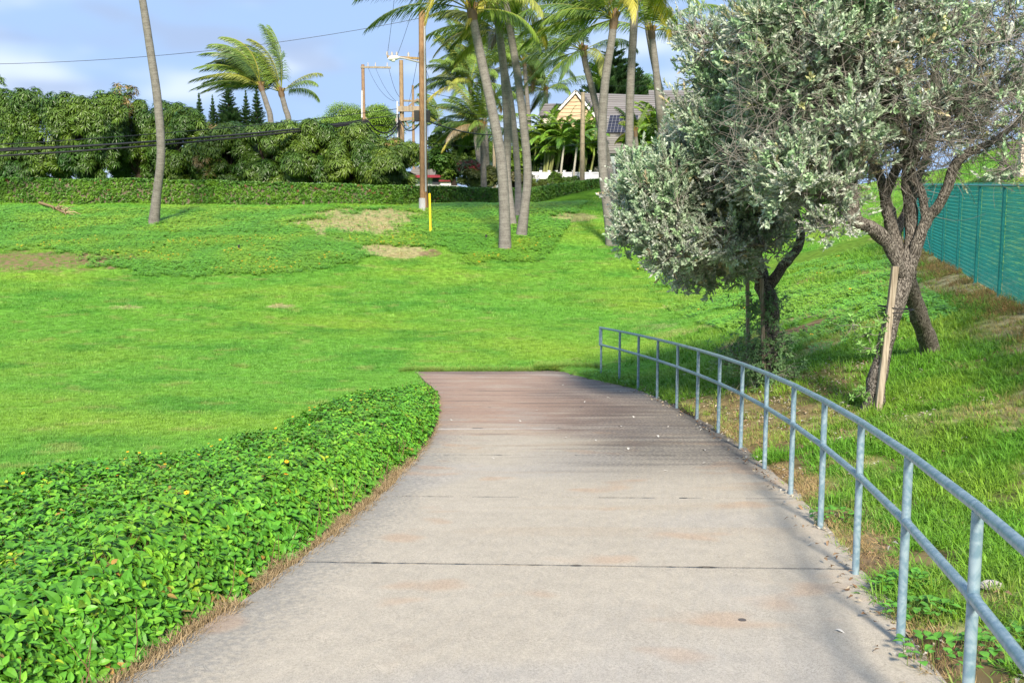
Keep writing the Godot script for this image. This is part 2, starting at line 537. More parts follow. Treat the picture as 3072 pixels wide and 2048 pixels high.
func lawn_color(x: float, d: float) -> Color:
	var a := noise.get_noise_2d(x * 1.6 + 11.0, d * 2.6)
	var b := noise.get_noise_2d(x * 6.0 - 40.0, d * 9.0)
	var c := Color(0.152, 0.362, 0.046)
	c = c.lerp(Color(0.245, 0.395, 0.046), clampf(0.12 + a * 1.3 + 0.35 * smoothstep(-5.0, 5.0, x), 0.0, 1.0) * 0.85)
	c = c.lerp(Color(0.085, 0.265, 0.034), clampf(b * 1.6 - 0.05, 0.0, 0.75))
	c = c.lerp(Color(0.31, 0.34, 0.10), smoothstep(0.3, 0.55, noise.get_noise_2d(x * 14.0 + 200.0, d * 20.0)) * 0.5)
	return c

# ---------------------------------------------------------------- the setting
func lines(parts: Array) -> PackedFloat32Array:
	var out := PackedFloat32Array()
	for p in parts:
		var k: float = p[0]
		while k < p[1] - 1e-4:
			out.append(k)
			k += p[2]
	out.append(parts[-1][1])
	return out

func make_ground() -> void:
	var xs := lines([[-900.0, -100.0, 100.0], [-100.0, -36.0, 8.0], [-36.0, -8.0, 0.8], [-8.0, 12.0, 0.25], [12.0, 28.0, 0.8], [28.0, 100.0, 8.0], [100.0, 900.0, 100.0]])
	var ds := lines([[-300.0, -60.0, 60.0], [-60.0, 0.0, 4.0], [0.0, 24.0, 0.25], [24.0, 62.0, 0.7], [62.0, 110.0, 4.0], [110.0, 200.0, 15.0], [200.0, 1500.0, 130.0]])
	var m := MB.new()
	var w := xs.size()
	for d in ds:
		for x in xs:
			var y := land(x, d)
			if on_path(x, d, -0.02): y = minf(y, path_y(d) - 0.05)
			m.vert(Vector3(x, y, -d), Vector3.UP, Color.WHITE, Vector2((x + 40.0) / 80.0, (d + 10.0) / 80.0))
	for j in ds.size() - 1:
		for k in w - 1:
			var a := j * w + k
			m.i.append_array([a, a + w, a + 1, a + 1, a + w, a + w + 1])
	for j in ds.size():
		for k in w:
			var a := m.v[j * w + mini(k + 1, w - 1)] - m.v[j * w + maxi(k - 1, 0)]
			var b := m.v[mini(j + 1, ds.size() - 1) * w + k] - m.v[maxi(j - 1, 0) * w + k]
			m.n[j * w + k] = a.cross(b).normalized()
	obj("ground", m.mesh(), M["ground"], null, "structure")

const JOINTS := [-2.3, -0.25, 1.8, 3.87, 5.94, 8.0, 10.1, 12.1, 14.2, 16.3, 18.3, 19.78]

func make_path() -> void:
	var root := Node3D.new()
	root.name = "path"
	add_child(root)
	root.set_meta("kind", "structure")
	for k in JOINTS.size() - 1:
		var d0: float = JOINTS[k] + 0.009
		var d1: float = JOINTS[k + 1] - 0.009
		var steps := [0.0, 0.006, 0.1, 0.3, 0.5, 0.7, 0.9, 0.994, 1.0]
		var rows := 8
		var cols := 14
		var v := PackedVector3Array()
		var n := PackedVector3Array()
		var t := PackedVector2Array()
		var t2 := PackedVector2Array()
		var idx := PackedInt32Array()
		for j in rows + 1:
			var d := lerpf(d0, d1, steps[j])
			for c in cols + 1:
				var f := float(c) / cols
				var edge := 0.0
				if c == 0: edge = 0.03 * noise.get_noise_2d(d * 40.0, 3.0)
				if c == cols: edge = 0.07 * noise.get_noise_2d(d * 45.0, 9.0) + 0.06
				var x := lerpf(left_x(d), right_x(d) - 0.06, f) + edge
				# joints run square to the curve
				var skew := (f - 0.5) * 3.43 * 0.027 * (11.3 - d) * -1.0
				var dd := d + skew * 0.35
				var y := path_y(dd)
				if j == 0 or j == rows: y -= 0.010 + 0.008 * fine.get_noise_2d(x * 60.0, d * 60.0)
				v.append(Vector3(x, y, -dd))
				n.append(Vector3(0, 1, 0.07).normalized())
				t.append(Vector2((x + 3.0) / 6.0, (dd + 1.0) / 22.0))
				t2.append(Vector2(x, dd) * 1.3)
		var w := cols + 1
		for j in rows:
			for c in cols:
				var a := j * w + c
				idx.append_array([a, a + w, a + 1, a + 1, a + w, a + w + 1])
		var rim := []
		for c in w: rim.append(c)
		for j in range(1, rows + 1): rim.append(j * w + cols)
		for c in range(cols - 1, -1, -1): rim.append(rows * w + c)
		for j in range(rows - 1, 0, -1): rim.append(j * w)
		for q in rim.size():
			var a: Vector3 = v[rim[q]]
			var b: Vector3 = v[rim[(q + 1) % rim.size()]]
			var nn := (b - a).cross(Vector3.UP).normalized()
			var s := v.size()
			for p in [a, b, b - Vector3(0, 0.12, 0), a - Vector3(0, 0.12, 0)]:
				v.append(p)
				n.append(nn)
				t.append(Vector2((p.x + 3.0) / 6.0, (1.0 - p.z) / 22.0))
				t2.append(Vector2(p.x + p.y, -p.z) * 1.3)
			idx.append_array([s, s + 1, s + 2, s, s + 2, s + 3])
		var arr := []
		arr.resize(Mesh.ARRAY_MAX)
		arr[Mesh.ARRAY_VERTEX] = v
		arr[Mesh.ARRAY_NORMAL] = n
		arr[Mesh.ARRAY_TEX_UV] = t
		arr[Mesh.ARRAY_TEX_UV2] = t2
		arr[Mesh.ARRAY_INDEX] = idx
		var am := ArrayMesh.new()
		am.add_surface_from_arrays(Mesh.PRIMITIVE_TRIANGLES, arr)
		obj("slab", am, M["concrete"], root)
		# dark grit packed into the joint, wider where weeds have worked at it
		var fm := MB.new()
		var prev := []
		for q in 90:
			var f := q / 89.0
			var dj: float = JOINTS[k + 1]
			var dd := dj + (f - 0.5) * 3.43 * 0.027 * (11.3 - dj) * -0.35
			var x := lerpf(left_x(dj), right_x(dj) - 0.04, f)
			var half := (0.0024 if dj < 7.0 else 0.0018) + 0.004 * maxf(0.0, fine.get_noise_2d(x * 60.0, dj * 77.0)) + 0.012 * smoothstep(0.35, 0.6, noise.get_noise_2d(x * 60.0, dj * 50.0))
			if fine.get_noise_2d(x * 22.0 + 5.0, dj * 31.0) < (-0.75 if dj < 7.0 else -0.1):
				prev = []
				continue
			var y := path_y(dd) + 0.0015
			var here := [Vector3(x, y, -(dd - half)), Vector3(x, y, -(dd + half))]
			if prev.size(): fm.quad(prev[0], prev[1], here[1], here[0], Color(0.085, 0.068, 0.052) * rng.randf_range(0.6, 1.8))
			prev = here
		if k < JOINTS.size() - 2: obj("joint_grit", fm.mesh(), M["painted geometry"], root)

# ---------------------------------------------------------------- grass
func blade_tuft(count: int, spread: float, tall: float, wide: float, dry := 0.0, lean := 0.5) -> ArrayMesh:
	var m := MB.new()
	for k in count:
		var an := rng.randf() * TAU
		var at := Vector3(cos(an), 0, sin(an)) * spread * sqrt(rng.randf())
		var out := Vector3(cos(an + rng.randf_range(-1, 1)), 0, sin(an + rng.randf_range(-1, 1)))
		var l := tall * rng.randf_range(0.55, 1.1)
		var s := out.cross(Vector3.UP) * wide * rng.randf_range(0.7, 1.2) * 0.5
		var tilt := rng.randf_range(0.1, lean)
		var p1 := at + (Vector3.UP + out * tilt).normalized() * l * 0.55
		var p2 := p1 + (Vector3.UP * (0.8 - tilt) + out * (0.5 + tilt)).normalized() * l * 0.5
		var sh := rng.randf_range(0.75, 1.2)
		var col := Color(sh, sh, sh)
		if rng.randf() < dry: col = Color(2.3, 1.0, 2.2)
		m.quad(at - s, p1 - s * 0.8, p1 + s * 0.8, at + s, col)
		m.tri(p1 - s * 0.8, p2, p1 + s * 0.8, col)
	return m.mesh()

func turned(p: Vector3, up: Vector3, size: float, sy := 1.0) -> Transform3D:
	var a := rng.randf() * TAU
	var x := Vector3(cos(a), 0, sin(a))
	x = (x - up * x.dot(up)).normalized()
	return Transform3D(Basis(x * size, up * size * sy, x.cross(up) * size), p)

func make_grass() -> void:
	var lawn := [[], [], []]
	var lawn_c := [PackedColorArray(), PackedColorArray(), PackedColorArray()]
	var meshes := [blade_tuft(16, 0.075, 0.05, 0.0042), blade_tuft(18, 0.09, 0.042, 0.0045, 0.05), blade_tuft(14, 0.07, 0.06, 0.004)]
	for band in [[8.0, 14.0, 330.0, 1.0], [14.0, 20.0, 220.0, 1.15], [20.0, 28.0, 120.0, 1.5], [28.0, 40.0, 52.0, 2.2], [40.0, 62.0, 14.0, 3.4]]:
		var x0: float = -0.56 * band[1] - 1.0
		var x1: float = 0.5 * band[1]
		var count := int((band[1] - band[0]) * (x1 - x0) * band[2])
		for k in count:
			var d := rng.randf_range(band[0], band[1])
			var x := rng.randf_range(x0, x1)
			if absf(x) > 0.56 * d + 1.0 or on_path(x, d, 0.05 * rng.randf()): continue
			if d < 16.4 and x > bed_left(d) + 0.2 and x < left_x(d) + 0.05: continue
			var g := grows(x, d)
			if rng.randf() < maxf(g[0], g[3]) or rng.randf() < g[2] * 1.2 or rng.randf() < g[1] * 0.35: continue
			var c := lawn_color(x, d) * rng.randf_range(0.8, 1.22)
			c = c.lerp(Color(0.54, 0.42, 0.25), clampf(g[1] * rng.randf_range(0.5, 1.4), 0.0, 1.0))
			var q := rng.randi() % 3
			lawn[q].append(turned(ground(x, d), Vector3(rng.randf_range(-0.15, 0.15), 1, rng.randf_range(-0.15, 0.15)).normalized(), band[3] * rng.randf_range(0.75, 1.2), 0.8))
			lawn_c[q].append(c)
	# untrimmed fringe hanging over the far end of the slabs
	for k in 1500:
		var x := rng.randf_range(left_x(19.7) - 0.3, rail_x(19.7) + 0.3)
		var d := 19.74 + absf(rng.randfn(0.0, 0.14)) - 0.05 * maxf(0.0, noise.get_noise_2d(x * 60.0, 5.0))
		lawn[2].append(turned(Vector3(x, maxf(land(x, d), path_y(d) - 0.03), -d), Vector3(rng.randf_range(-0.4, 0.4), 1, rng.randf_range(0.0, 0.5)).normalized(), rng.randf_range(1.1, 1.9), 1.0))
		lawn_c[2].append(lawn_color(x, d).lerp(Color(0.30, 0.30, 0.06), rng.randf() * 0.6) * rng.randf_range(0.7, 1.1))
	for q in 3:
		tag(multi("lawn_grass", meshes[q], M["grass blade"], lawn[q], lawn_c[q]), "short mown bright green lawn grass", "grass")
	# coarse grass on the bank between the railing and the fence
	var coarse := [[], [], []]
	var coarse_c := [PackedColorArray(), PackedColorArray(), PackedColorArray()]
	var cm := [blade_tuft(13, 0.06, 0.13, 0.0065, 0.08, 0.8), blade_tuft(11, 0.07, 0.16, 0.007, 0.1, 1.0), blade_tuft(16, 0.06, 0.08, 0.006, 0.3, 1.1)]
	for band in [[2.5, 7.0, 420.0, 0.9], [7.0, 12.0, 300.0, 0.95], [12.0, 18.0, 150.0, 1.15], [18.0, 34.0, 45.0, 1.6]]:
		var x1: float = fence_x(band[1]) + 4.0
		var count := int((band[1] - band[0]) * (x1 - 1.0) * band[2])
		for k in count:
			var d := rng.randf_range(band[0], band[1])
			var x := rng.randf_range(1.0, x1)
			if x > 0.6 * d + 2.2 or x < right_x(d) - 0.08 - 0.05 * rng.randf(): continue
			if on_path(x, d, 0.05): continue
			var g := grows(x, d)
			if rng.randf() > g[3] or rng.randf() < g[0] * 0.85 or rng.randf() < g[2] * 1.1: continue
			if rng.randf() < g[1] * 0.55: continue
			var n1 := noise.get_noise_2d(x * 9.0, d * 9.0)
			var c := Color(0.115, 0.30, 0.02).lerp(Color(0.22, 0.36, 0.03), clampf(0.3 + n1, 0.0, 1.0)) * rng.randf_range(0.75, 1.2)
			c = c.lerp(Color(0.36, 0.26, 0.12), clampf(g[1] * rng.randf() * 1.4, 0.0, 1.0))
			var q := 2 if (rng.randf() < 0.25 + g[1]) else rng.randi() % 2
			var up := Vector3(-0.2, 1, 0.0) + Vector3(rng.randf_range(-0.3, 0.3), 0, rng.randf_range(-0.3, 0.3))
			coarse[q].append(turned(ground(x, d) - Vector3(0, 0.005, 0), up.normalized(), band[3] * rng.randf_range(0.6, 1.15)))
			coarse_c[q].append(c)
	for q in 3:
		tag(multi("bank_grass", cm[q], M["grass blade"], coarse[q], coarse_c[q]), "long coarse grass on the bank beside the railing", "grass")
	# leafy ground cover on the far bank and below the fence
	var gm := MB.new()
	for k in 9:
		var an := k * 2.4
		var out := Vector3(cos(an), 0.25 + 0.5 * rng.randf(), sin(an)).normalized()
		var at := Vector3(cos(an * 1.7), 0, sin(an * 1.7)) * 0.05 * rng.randf() + Vector3(0, 0.03 + 0.05 * rng.randf(), 0)
		gm.leaf(at, out, Vector3.UP, 0.05, 0.032, Color(1, 1, 1) * rng.randf_range(0.8, 1.2), 0.2, 0.3, false)
	var cov := []
	var cov_c := PackedColorArray()
	var flo := []
	var flo_c := PackedColorArray()
	for band in [[15.0, 34.0, 3.0, 14.0, 95.0, 1.15], [34.0, 44.0, -26.0, 6.0, 130.0, 1.3], [44.0, 58.0, -34.0, 7.0, 80.0, 1.7]]:
		var count := int((band[1] - band[0]) * (band[3] - band[2]) * band[4])
		for k in count:
			var d := rng.randf_range(band[0], band[1])
			var x := rng.randf_range(band[2], band[3])
			if absf(x) > 0.56 * d + 1.0: continue
			var g := grows(x, d)
			if rng.randf() > g[0] or rng.randf() < g[2] or rng.randf() < g[1] * 0.8: continue
			var n1 := noise.get_noise_2d(x * 5.0 + 77.0, d * 5.0)
			var c := Color(0.125, 0.34, 0.026).lerp(Color(0.205, 0.385, 0.024), clampf(0.4 + 1.4 * n1, 0.0, 1.0)) * rng.randf_range(0.8, 1.18)
			if rng.randf() < (0.05 if d > 34.0 else 0.006) * smoothstep(0.0, 0.35, n1 + 0.1):
				flo.append(turned(ground(x, d) + Vector3(0, 0.12, 0), Vector3(0, 1, 0.3).normalized(), rng.randf_range(1.5, 2.6)))
				flo_c.append(Color(1, 1, 1))
			cov.append(turned(ground(x, d), Vector3(rng.randf_range(-0.2, 0.2), 1, 0.25).normalized(), band[5] * rng.randf_range(0.7, 1.25)))
			cov_c.append(c)
	# the sunlit slope behind the fence
	for k in 12000:
		var d := rng.randf_range(9.0, 44.0)
		var x := fence_x(d) + 0.3 + rng.randf() * 9.0
		if x > 0.62 * d + 3.5: continue
		var n1 := noise.get_noise_2d(x * 5.0 + 77.0, d * 5.0)
		var c := Color(0.14, 0.30, 0.02).lerp(Color(0.26, 0.36, 0.02), clampf(0.4 + n1, 0.0, 1.0)) * rng.randf_range(0.8, 1.2)
		if rng.randf() < 0.08:
			flo.append(turned(ground(x, d) + Vector3(0, 0.12, 0), Vector3(-0.3, 1, 0.3).normalized(), rng.randf_range(1.3, 2.2)))
			flo_c.append(Color(1, 0.8, 1))
		cov.append(turned(ground(x, d), Vector3(-0.2, 1, 0.2).normalized(), 2.0 * rng.randf_range(0.7, 1.25)))
		cov_c.append(c)
	tag(multi("leafy_groundcover", gm.mesh(), M["groundcover leaf"], cov, cov_c), "low leafy groundcover with tiny yellow flowers over the banks", "groundcover")
	tag(multi("bank_blossom", daisy(), M["painted geometry"], flo, flo_c), "tiny yellow blossom dotted over the leafy banks", "blossom")
	# fallen leaves and dry straw
	var lm := MB.new()
	lm.leaf(Vector3.ZERO, Vector3(1, 0.12, 0).normalized(), Vector3.UP, 0.055, 0.022, Color.WHITE, 0.5, 0.5, false)
	lm.leaf(Vector3(0.03, 0, 0.05), Vector3(0.2, 0.2, 1).normalized(), Vector3.UP, 0.05, 0.02, Color(0.8, 0.8, 0.8), 0.5, 0.6, false)
	var lit := []
	var lit_c := PackedColorArray()
	for k in 5200:
		var d := rng.randf_range(3.0, 18.0)
		var x := rng.randf_range(rail_x(d) - 0.15, 6.5)
		var near := 0.10 + blob(x, d, 3.2, 13.2, 1.7, 2.2) + 0.6 * blob(x, d, 4.0, 10.6, 1.2, 1.0) + smoothstep(0.35, 0.0, x - rail_x(d)) * 0.5
		if rng.randf() > near or x > 0.56 * d + 1.0: continue
		var p := ground(x, d)
		if on_path(x, d): p.y = path_y(d)
		lit.append(turned(p + Vector3(0, 0.012 + 0.02 * rng.randf(), 0), Vector3(rng.randf_range(-0.5, 0.5), 1, rng.randf_range(-0.5, 0.5)).normalized(), rng.randf_range(0.6, 1.2)))
		lit_c.append([Color(0.42, 0.40, 0.35), Color(0.30, 0.20, 0.12), Color(0.20, 0.12, 0.07), Color(0.5, 0.42, 0.3)][rng.randi() % 4])
	tag(multi("leaf_litter", lm.mesh(), M["dry matter"], lit, lit_c), "dry silvery and brown leaf litter under the trees", "leaf litter")
	var straw := blade_tuft(14, 0.06, 0.10, 0.0035, 0.0, 2.6)
	var str_ := []
	var str_c := PackedColorArray()
	for k in 4200:
		var d := rng.randf_range(2.6, 16.4)
		var wide := 0.10 + 0.16 * noise.get_noise_2d(d * 28.0, 17.0)
		if wide < 0.03 or d > 12.0 and rng.randf() < 0.6: continue
		var x := left_x(d) + 0.02 - 1.6 * wide * absf(rng.randfn(0.0, 0.6))
		str_.append(turned(Vector3(x, maxf(land(x, d), path_y(d) - 0.03), -d), Vector3(0.5 * rng.randf_range(-0.6, 1.0), 0.8, rng.randf_range(-0.7, 0.7)).normalized(), rng.randf_range(0.5, 1.0)))
		str_c.append(Color(0.42, 0.32, 0.19).lerp(Color(0.24, 0.17, 0.09), rng.randf()) * rng.randf_range(0.7, 1.2))
	for k in 1500:
		var d := rng.randf_range(3.0, 12.0)
		var x := rail_x(d) + 0.05 + absf(rng.randfn(0.0, 0.3))
		var g := grows(x, d)
		if rng.randf() > g[1]: continue
		str_.append(turned(ground(x, d), Vector3(rng.randf_range(-0.8, 0.8), 0.6, rng.randf_range(-0.8, 0.8)).normalized(), rng.randf_range(0.5, 0.9)))
		str_c.append(Color(0.36, 0.26, 0.13) * rng.randf_range(0.6, 1.2))
	for k in 2600:
		var d := rng.randf_range(12.0, 32.0)
		var x := fence_x(d) + rng.randfn(-0.15, 0.25)
		if noise.get_noise_2d(x * 8.0, d * 8.0) < -0.15: continue
		str_.append(turned(ground(x, d), Vector3(rng.randf_range(-0.8, 0.5), 0.7, rng.randf_range(-0.8, 0.8)).normalized(), rng.randf_range(0.8, 1.7)))
		str_c.append(Color(0.33, 0.22, 0.10).lerp(Color(0.13, 0.25, 0.03), maxf(0.0, rng.randf() - 0.45)) * rng.randf_range(0.6, 1.2))
	tag(multi("dry_grass", straw, M["dry matter"], str_, str_c), "straw coloured dead grass along the path edge and fence", "dry grass")

# ---------------------------------------------------------------- creeping daisy bed beside the path
func bed_left(d: float) -> float:
	if d < 8.0: return -5.2
	if d < 12.4: return lerpf(-4.9, -3.3, (d - 8.0) / 4.4)
	return lerpf(-3.3, -2.9, (d - 12.4) / 4.0)

func bed_top(x: float, d: float) -> float:
	var e := minf(minf(left_x(d) - lerpf(0.10, -0.06, smoothstep(8.0, 11.5, d)) - x, x - bed_left(d)), 16.2 - d)
	e += 0.10 * noise.get_noise_2d(x * 20.0, d * 20.0)
	if e <= 0.0: return -1.0
	return lerpf(0.54, 0.33, smoothstep(8.0, 14.5, d)) * (1.0 - exp(-e / 0.26)) * (1.0 + 0.30 * noise.get_noise_2d(x * 13.0, d * 13.0))

func sprig(pairs: int, long: float, col: Color) -> ArrayMesh:
	var m := MB.new()
	m.tube([Vector3(0, -0.16, 0), Vector3(0.004, -0.05, 0), Vector3.ZERO], [0.0025, 0.002, 0.001], 4, Color(0.15, 0.14, 0.05), false)
	for k in pairs:
		var h := -0.024 * k
		var lift := 0.9 - 0.42 * k
		var l: float = long * [0.6, 0.95, 1.05, 1.0][k]
		for s in 2:
			var an := k * 1.62 + s * PI + rng.randf_range(-0.25, 0.25)
			var dir := Vector3(cos(an), lift + rng.randf_range(-0.2, 0.2), sin(an)).normalized()
			var up := Vector3.UP - dir * dir.y * 0.3
			var tone := rng.randf_range(0.8, 1.15) * (1.18 if k == 0 else 1.0)
			m.leaf(Vector3(0, h, 0), dir, up, l * rng.randf_range(0.85, 1.15), l * 0.56, Color(col.r * tone, col.g * tone, col.b * tone), 0.35, 0.35)
	return m.mesh()

func daisy() -> ArrayMesh:
	var m := MB.new()
	for k in 10:
		var an := TAU * k / 10
		m.leaf(Vector3.ZERO, Vector3(cos(an), 0.25, sin(an)).normalized(), Vector3.UP, 0.017, 0.009, Color(0.85, 0.50, 0.015), 0.1, 0.1, false)
	m.tube([Vector3(0, -0.002, 0), Vector3(0, 0.004, 0), Vector3(0, 0.006, 0)], [0.005, 0.005, 0.002], 7, Color(0.6, 0.25, 0.01))
	m.tube([Vector3(0, -0.07, 0), Vector3.ZERO], [0.0012, 0.0012], 4, Color(0.1, 0.2, 0.03), false)
	return m.mesh()

func make_bed() -> void:
	var root := thing("daisy_bed", "knee-high bed of glossy green creeping daisy along the concrete path", "flower bed", ground(-2.4, 8.0))
	var meshes := [sprig(3, 0.080, Color(0.085, 0.27, 0.022)), sprig(4, 0.074, Color(0.095, 0.285, 0.022)), sprig(3, 0.066, Color(0.14, 0.34, 0.025))]
	var xf := [[], [], []]
	var cs := [PackedColorArray(), PackedColorArray(), PackedColorArray()]
	for k in 21000:
		var d := rng.randf_range(2.2, 16.6)
		if rng.randf() < 0.25: d = rng.randf_range(2.2, 9.0)
		var x := rng.randf_range(-5.2, -0.9)
		var side := rng.randf() < 0.42
		if side: x = left_x(d) + 0.06 - rng.randf() * 0.5
		if x < bed_left(d) or absf(x) > 0.6 * d + 1.0: continue
		var t := bed_top(x, d)
		if t < 0.02: continue
		var e := 0.06
		var nx := (bed_top(x - e, d) - bed_top(x + e, d)) / (2 * e)
		var nd := (bed_top(x, d - e) - bed_top(x, d + e)) / (2 * e)
		var up := Vector3(clampf(nx, -1.2, 1.2), 1.0, clampf(-nd, -1.2, 1.2)).normalized()
		up = (up + Vector3(rng.randf_range(-0.4, 0.4), rng.randf_range(0.0, 0.3), rng.randf_range(-0.4, 0.4))).normalized()
		var p := Vector3(x, land(x, d) + t * (1.0 - 0.35 * pow(rng.randf(), 3.0)) + rng.randf_range(-0.03, 0.035), -d)
		var q := rng.randi() % 3
		xf[q].append(turned(p, up, rng.randf_range(0.75, 1.3)))
		var n1 := noise.get_noise_2d(x * 12.0, d * 12.0)
		var c := Color(1, 1, 1).lerp(Color(1.3, 1.08, 1.0), clampf(n1 + 0.2, 0.0, 1.0)) * rng.randf_range(0.78, 1.18)
		if rng.randf() < 0.02: c = Color(2.2, 1.15, 1.0)
		if rng.randf() < 0.012: c = Color(2.6, 0.62, 2.0)
		cs[q].append(c)
	for q in 3:
		mass("foliage", "leaf_sprig", meshes[q], M["creeping daisy leaf"], [M["creeping daisy leaf 0"], M["creeping daisy leaf 1"], M["creeping daisy leaf 2"]], xf[q], cs[q], root, 100)
	var st := MB.new()
	for k in 380:
		var d := rng.randf_range(2.4, 16.2)
		var x := left_x(d) - 0.08 - rng.randf() * 0.5
		var p := ground(x, d)
		var q := p + Vector3(rng.randf_range(-0.1, 0.1), 0.18 + 0.15 * rng.randf(), rng.randf_range(-0.12, 0.12))
		st.tube([p, p.lerp(q, 0.5) + Vector3(rng.randf_range(-0.03, 0.03), 0, 0), q], [0.003, 0.0025, 0.0015], 4, Color(0.19, 0.11, 0.06), false)
	obj("stems", st.mesh(), M["painted geometry"], root, "stuff")
	var fl := daisy()
	for k in 60:
		var d := rng.randf_range(4.0, 16.3)
		var x := bed_left(d) + 0.08 + pow(rng.randf(), 2.2) * (left_x(d) - bed_left(d) - 0.3)
		if absf(x) > 0.53 * d or bed_top(x, d) < 0.2: continue
		var o := obj("flower", fl, M["painted geometry"], root)
		o.global_transform = turned(Vector3(x, land(x, d) + bed_top(x, d) + 0.06, -d), Vector3(rng.randf_range(-0.4, 0.4), 1, rng.randf_range(-0.1, 0.6)).normalized(), rng.randf_range(0.8, 1.25))

# ---------------------------------------------------------------- railing and fence
func make_railing() -> void:
	var root := thing("pipe_railing", "long curved pale blue-grey steel pipe handrail beside the concrete path", "railing", Vector3(rail_x(10.0), path_y(10.0), -10.0))
	var posts := []
	var d := -0.2
	while d < 20.0:
		posts.append(d)
		d += 1.19
	var top := []
	var mid := []
	for k in posts:
		top.append(Vector3(rail_x(k), path_y(k) + 0.92, -k))
		mid.append(Vector3(rail_x(k), path_y(k) + 0.595, -k))
	var last: Vector3 = top[-1]
	var run: Vector3 = (top[-1] - top[-2]).normalized()
	top.append(last + run * 0.09)
	mid.append(mid[-1] + run * 0.09)
	var r := 0.0212
	for pair in [["top_rail", top], ["middle_rail", mid]]:
		var pts: Array = pair[1]
		# the pipe is bent over a short length at each post
		var soft := [pts[0]]
		var rad := [r]
		for k in range(1, pts.size() - 1):
			var a: Vector3 = pts[k] + (pts[k - 1] - pts[k]).normalized() * 0.06
			var b: Vector3 = pts[k] + (pts[k + 1] - pts[k]).normalized() * minf(0.06, pts[k].distance_to(pts[k + 1]) * 0.4)
			soft.append_array([a, (a + b) * 0.25 + pts[k] * 0.5, b])
			rad.append_array([r, r * 1.01, r])
		soft.append(pts[-1])
		rad.append(r)
		var m := MB.new()
		m.tube(soft, rad, 14, Color.WHITE)
		obj(pair[0], m.mesh(), M["galvanised pipe"], root)
	var m := MB.new()
	m.tube([top[-1] + Vector3(0, 0.02, 0), mid[-1] - Vector3(0, 0.02, 0)], [r, r], 14, Color.WHITE)
	obj("end_riser", m.mesh(), M["galvanised pipe"], root)
	for k in posts.size():
		var q: float = posts[k]
		var foot := Vector3(rail_x(q), path_y(q), -q)
		var pm := MB.new()
		pm.tube([foot - Vector3(0, 0.25, 0), foot + Vector3(0, 0.906, 0)], [r, r], 14, Color.WHITE)
		var po := obj("post", pm.mesh(), M["galvanised pipe"], root)
		# weld bead where the middle rail meets the post, and under the top rail
		var run2: Vector3 = (mid[mini(k + 1, mid.size() - 1)] - mid[maxi(k - 1, 0)]).normalized()
		var wb := MB.new()
		wb.tube([mid[k] - run2 * 0.027, mid[k] - run2 * 0.022, mid[k], mid[k] + run2 * 0.022, mid[k] + run2 * 0.027], [r, r * 1.17, r * 1.22, r * 1.17, r], 14, Color.WHITE)
		obj("weld_collar", wb.mesh(), M["galvanised pipe"], po)

func make_fence() -> void:
	var root := thing("chain_link_fence", "tall teal green vinyl chain-link fence along the top of the bank", "fence", ground(fence_x(16.0), 16.0))
	var dirv := Vector3(0.295, 0.042, -1.0).normalized()
	var flat := Vector3(0.295, 0, -1.0).normalized()
	var step := 2.44 * flat.z * -1.0
	var first := 16.3 - 7 * step
	# one panel of woven wire, leaning with the slope
	var wm := MB.new()
	var cell := 0.075
	var cols := int(2.44 / cell)
	var rows := 24
	var rise := 0.042 / sqrt(1.0 + 0.295 * 0.295)
	for c in cols:
		for q in rows:
			for s in 2:
				var u0 := c * cell
				var y0 := 0.04 + q * cell
				var a := Vector3(0, 0, 0) + flat * u0 + Vector3.UP * (y0 + (cell if s == 1 else 0.0) + rise * u0)
				var b := flat * (u0 + cell) + Vector3.UP * (y0 + (0.0 if s == 1 else cell) + rise * (u0 + cell))
				var side := flat.cross(Vector3.UP) * (0.003 if s == 0 else -0.003)
				wm.tube([a + side, (a + b) * 0.5 - side, b + side], [0.0042, 0.0042, 0.0042], 3, Color.WHITE, false)
	# the twisted ends that stand above the top rail
	for c in cols:
		var u := c * cell
		var p := flat * u + Vector3.UP * (0.04 + rows * cell + rise * u)
		wm.tube([p - Vector3(0, 0.01, 0), p + Vector3(0.006, 0.035, 0)], [0.0045, 0.003], 3, Color.WHITE, false)
	var wire := wm.mesh()
	for k in 15:
		var d := first + k * step
		var foot := Vector3(fence_x(d), fence_y(d), -d)
		var pm := MB.new()
		pm.tube([foot - Vector3(0, 0.4, 0), foot + Vector3(0, 1.80, 0)], [0.03, 0.03], 12, Color.WHITE)
		obj("post", pm.mesh(), M["green vinyl"], root)
		if k < 14:
			var o := obj("wire_panel", wire, M["green vinyl"], root)
			o.global_position = foot + flat.cross(Vector3.UP) * 0.035
			var tm := MB.new()
			tm.tube([foot + Vector3(0, 1.82, 0), foot + flat * 2.44 + Vector3(0, 1.82 + rise * 2.44, 0)], [0.022, 0.022], 10, Color.WHITE)
			obj("top_rail", tm.mesh(), M["green vinyl"], root)

# ---------------------------------------------------------------- silver buttonwood trees
func rosette(count: int, long: float, wide: float, col: Color, lift := 0.5, vary := 0.2) -> ArrayMesh:
	var m := MB.new()
	for k in count:
		var an := k * 2.4 + rng.randf_range(-0.3, 0.3)
		var f := float(k) / count
		var dir := Vector3(cos(an), lerpf(1.3, -0.2, f) + lift - 0.5 + rng.randf_range(-0.2, 0.2), sin(an)).normalized()
		var tone := 1.0 + rng.randf_range(-vary, vary)
		m.leaf(Vector3(0, -0.5 * long * f, 0), dir, Vector3.UP - dir * 0.4, long * rng.randf_range(0.75, 1.1), wide, col * tone, 0.3, 0.2, false)
	return m.mesh()

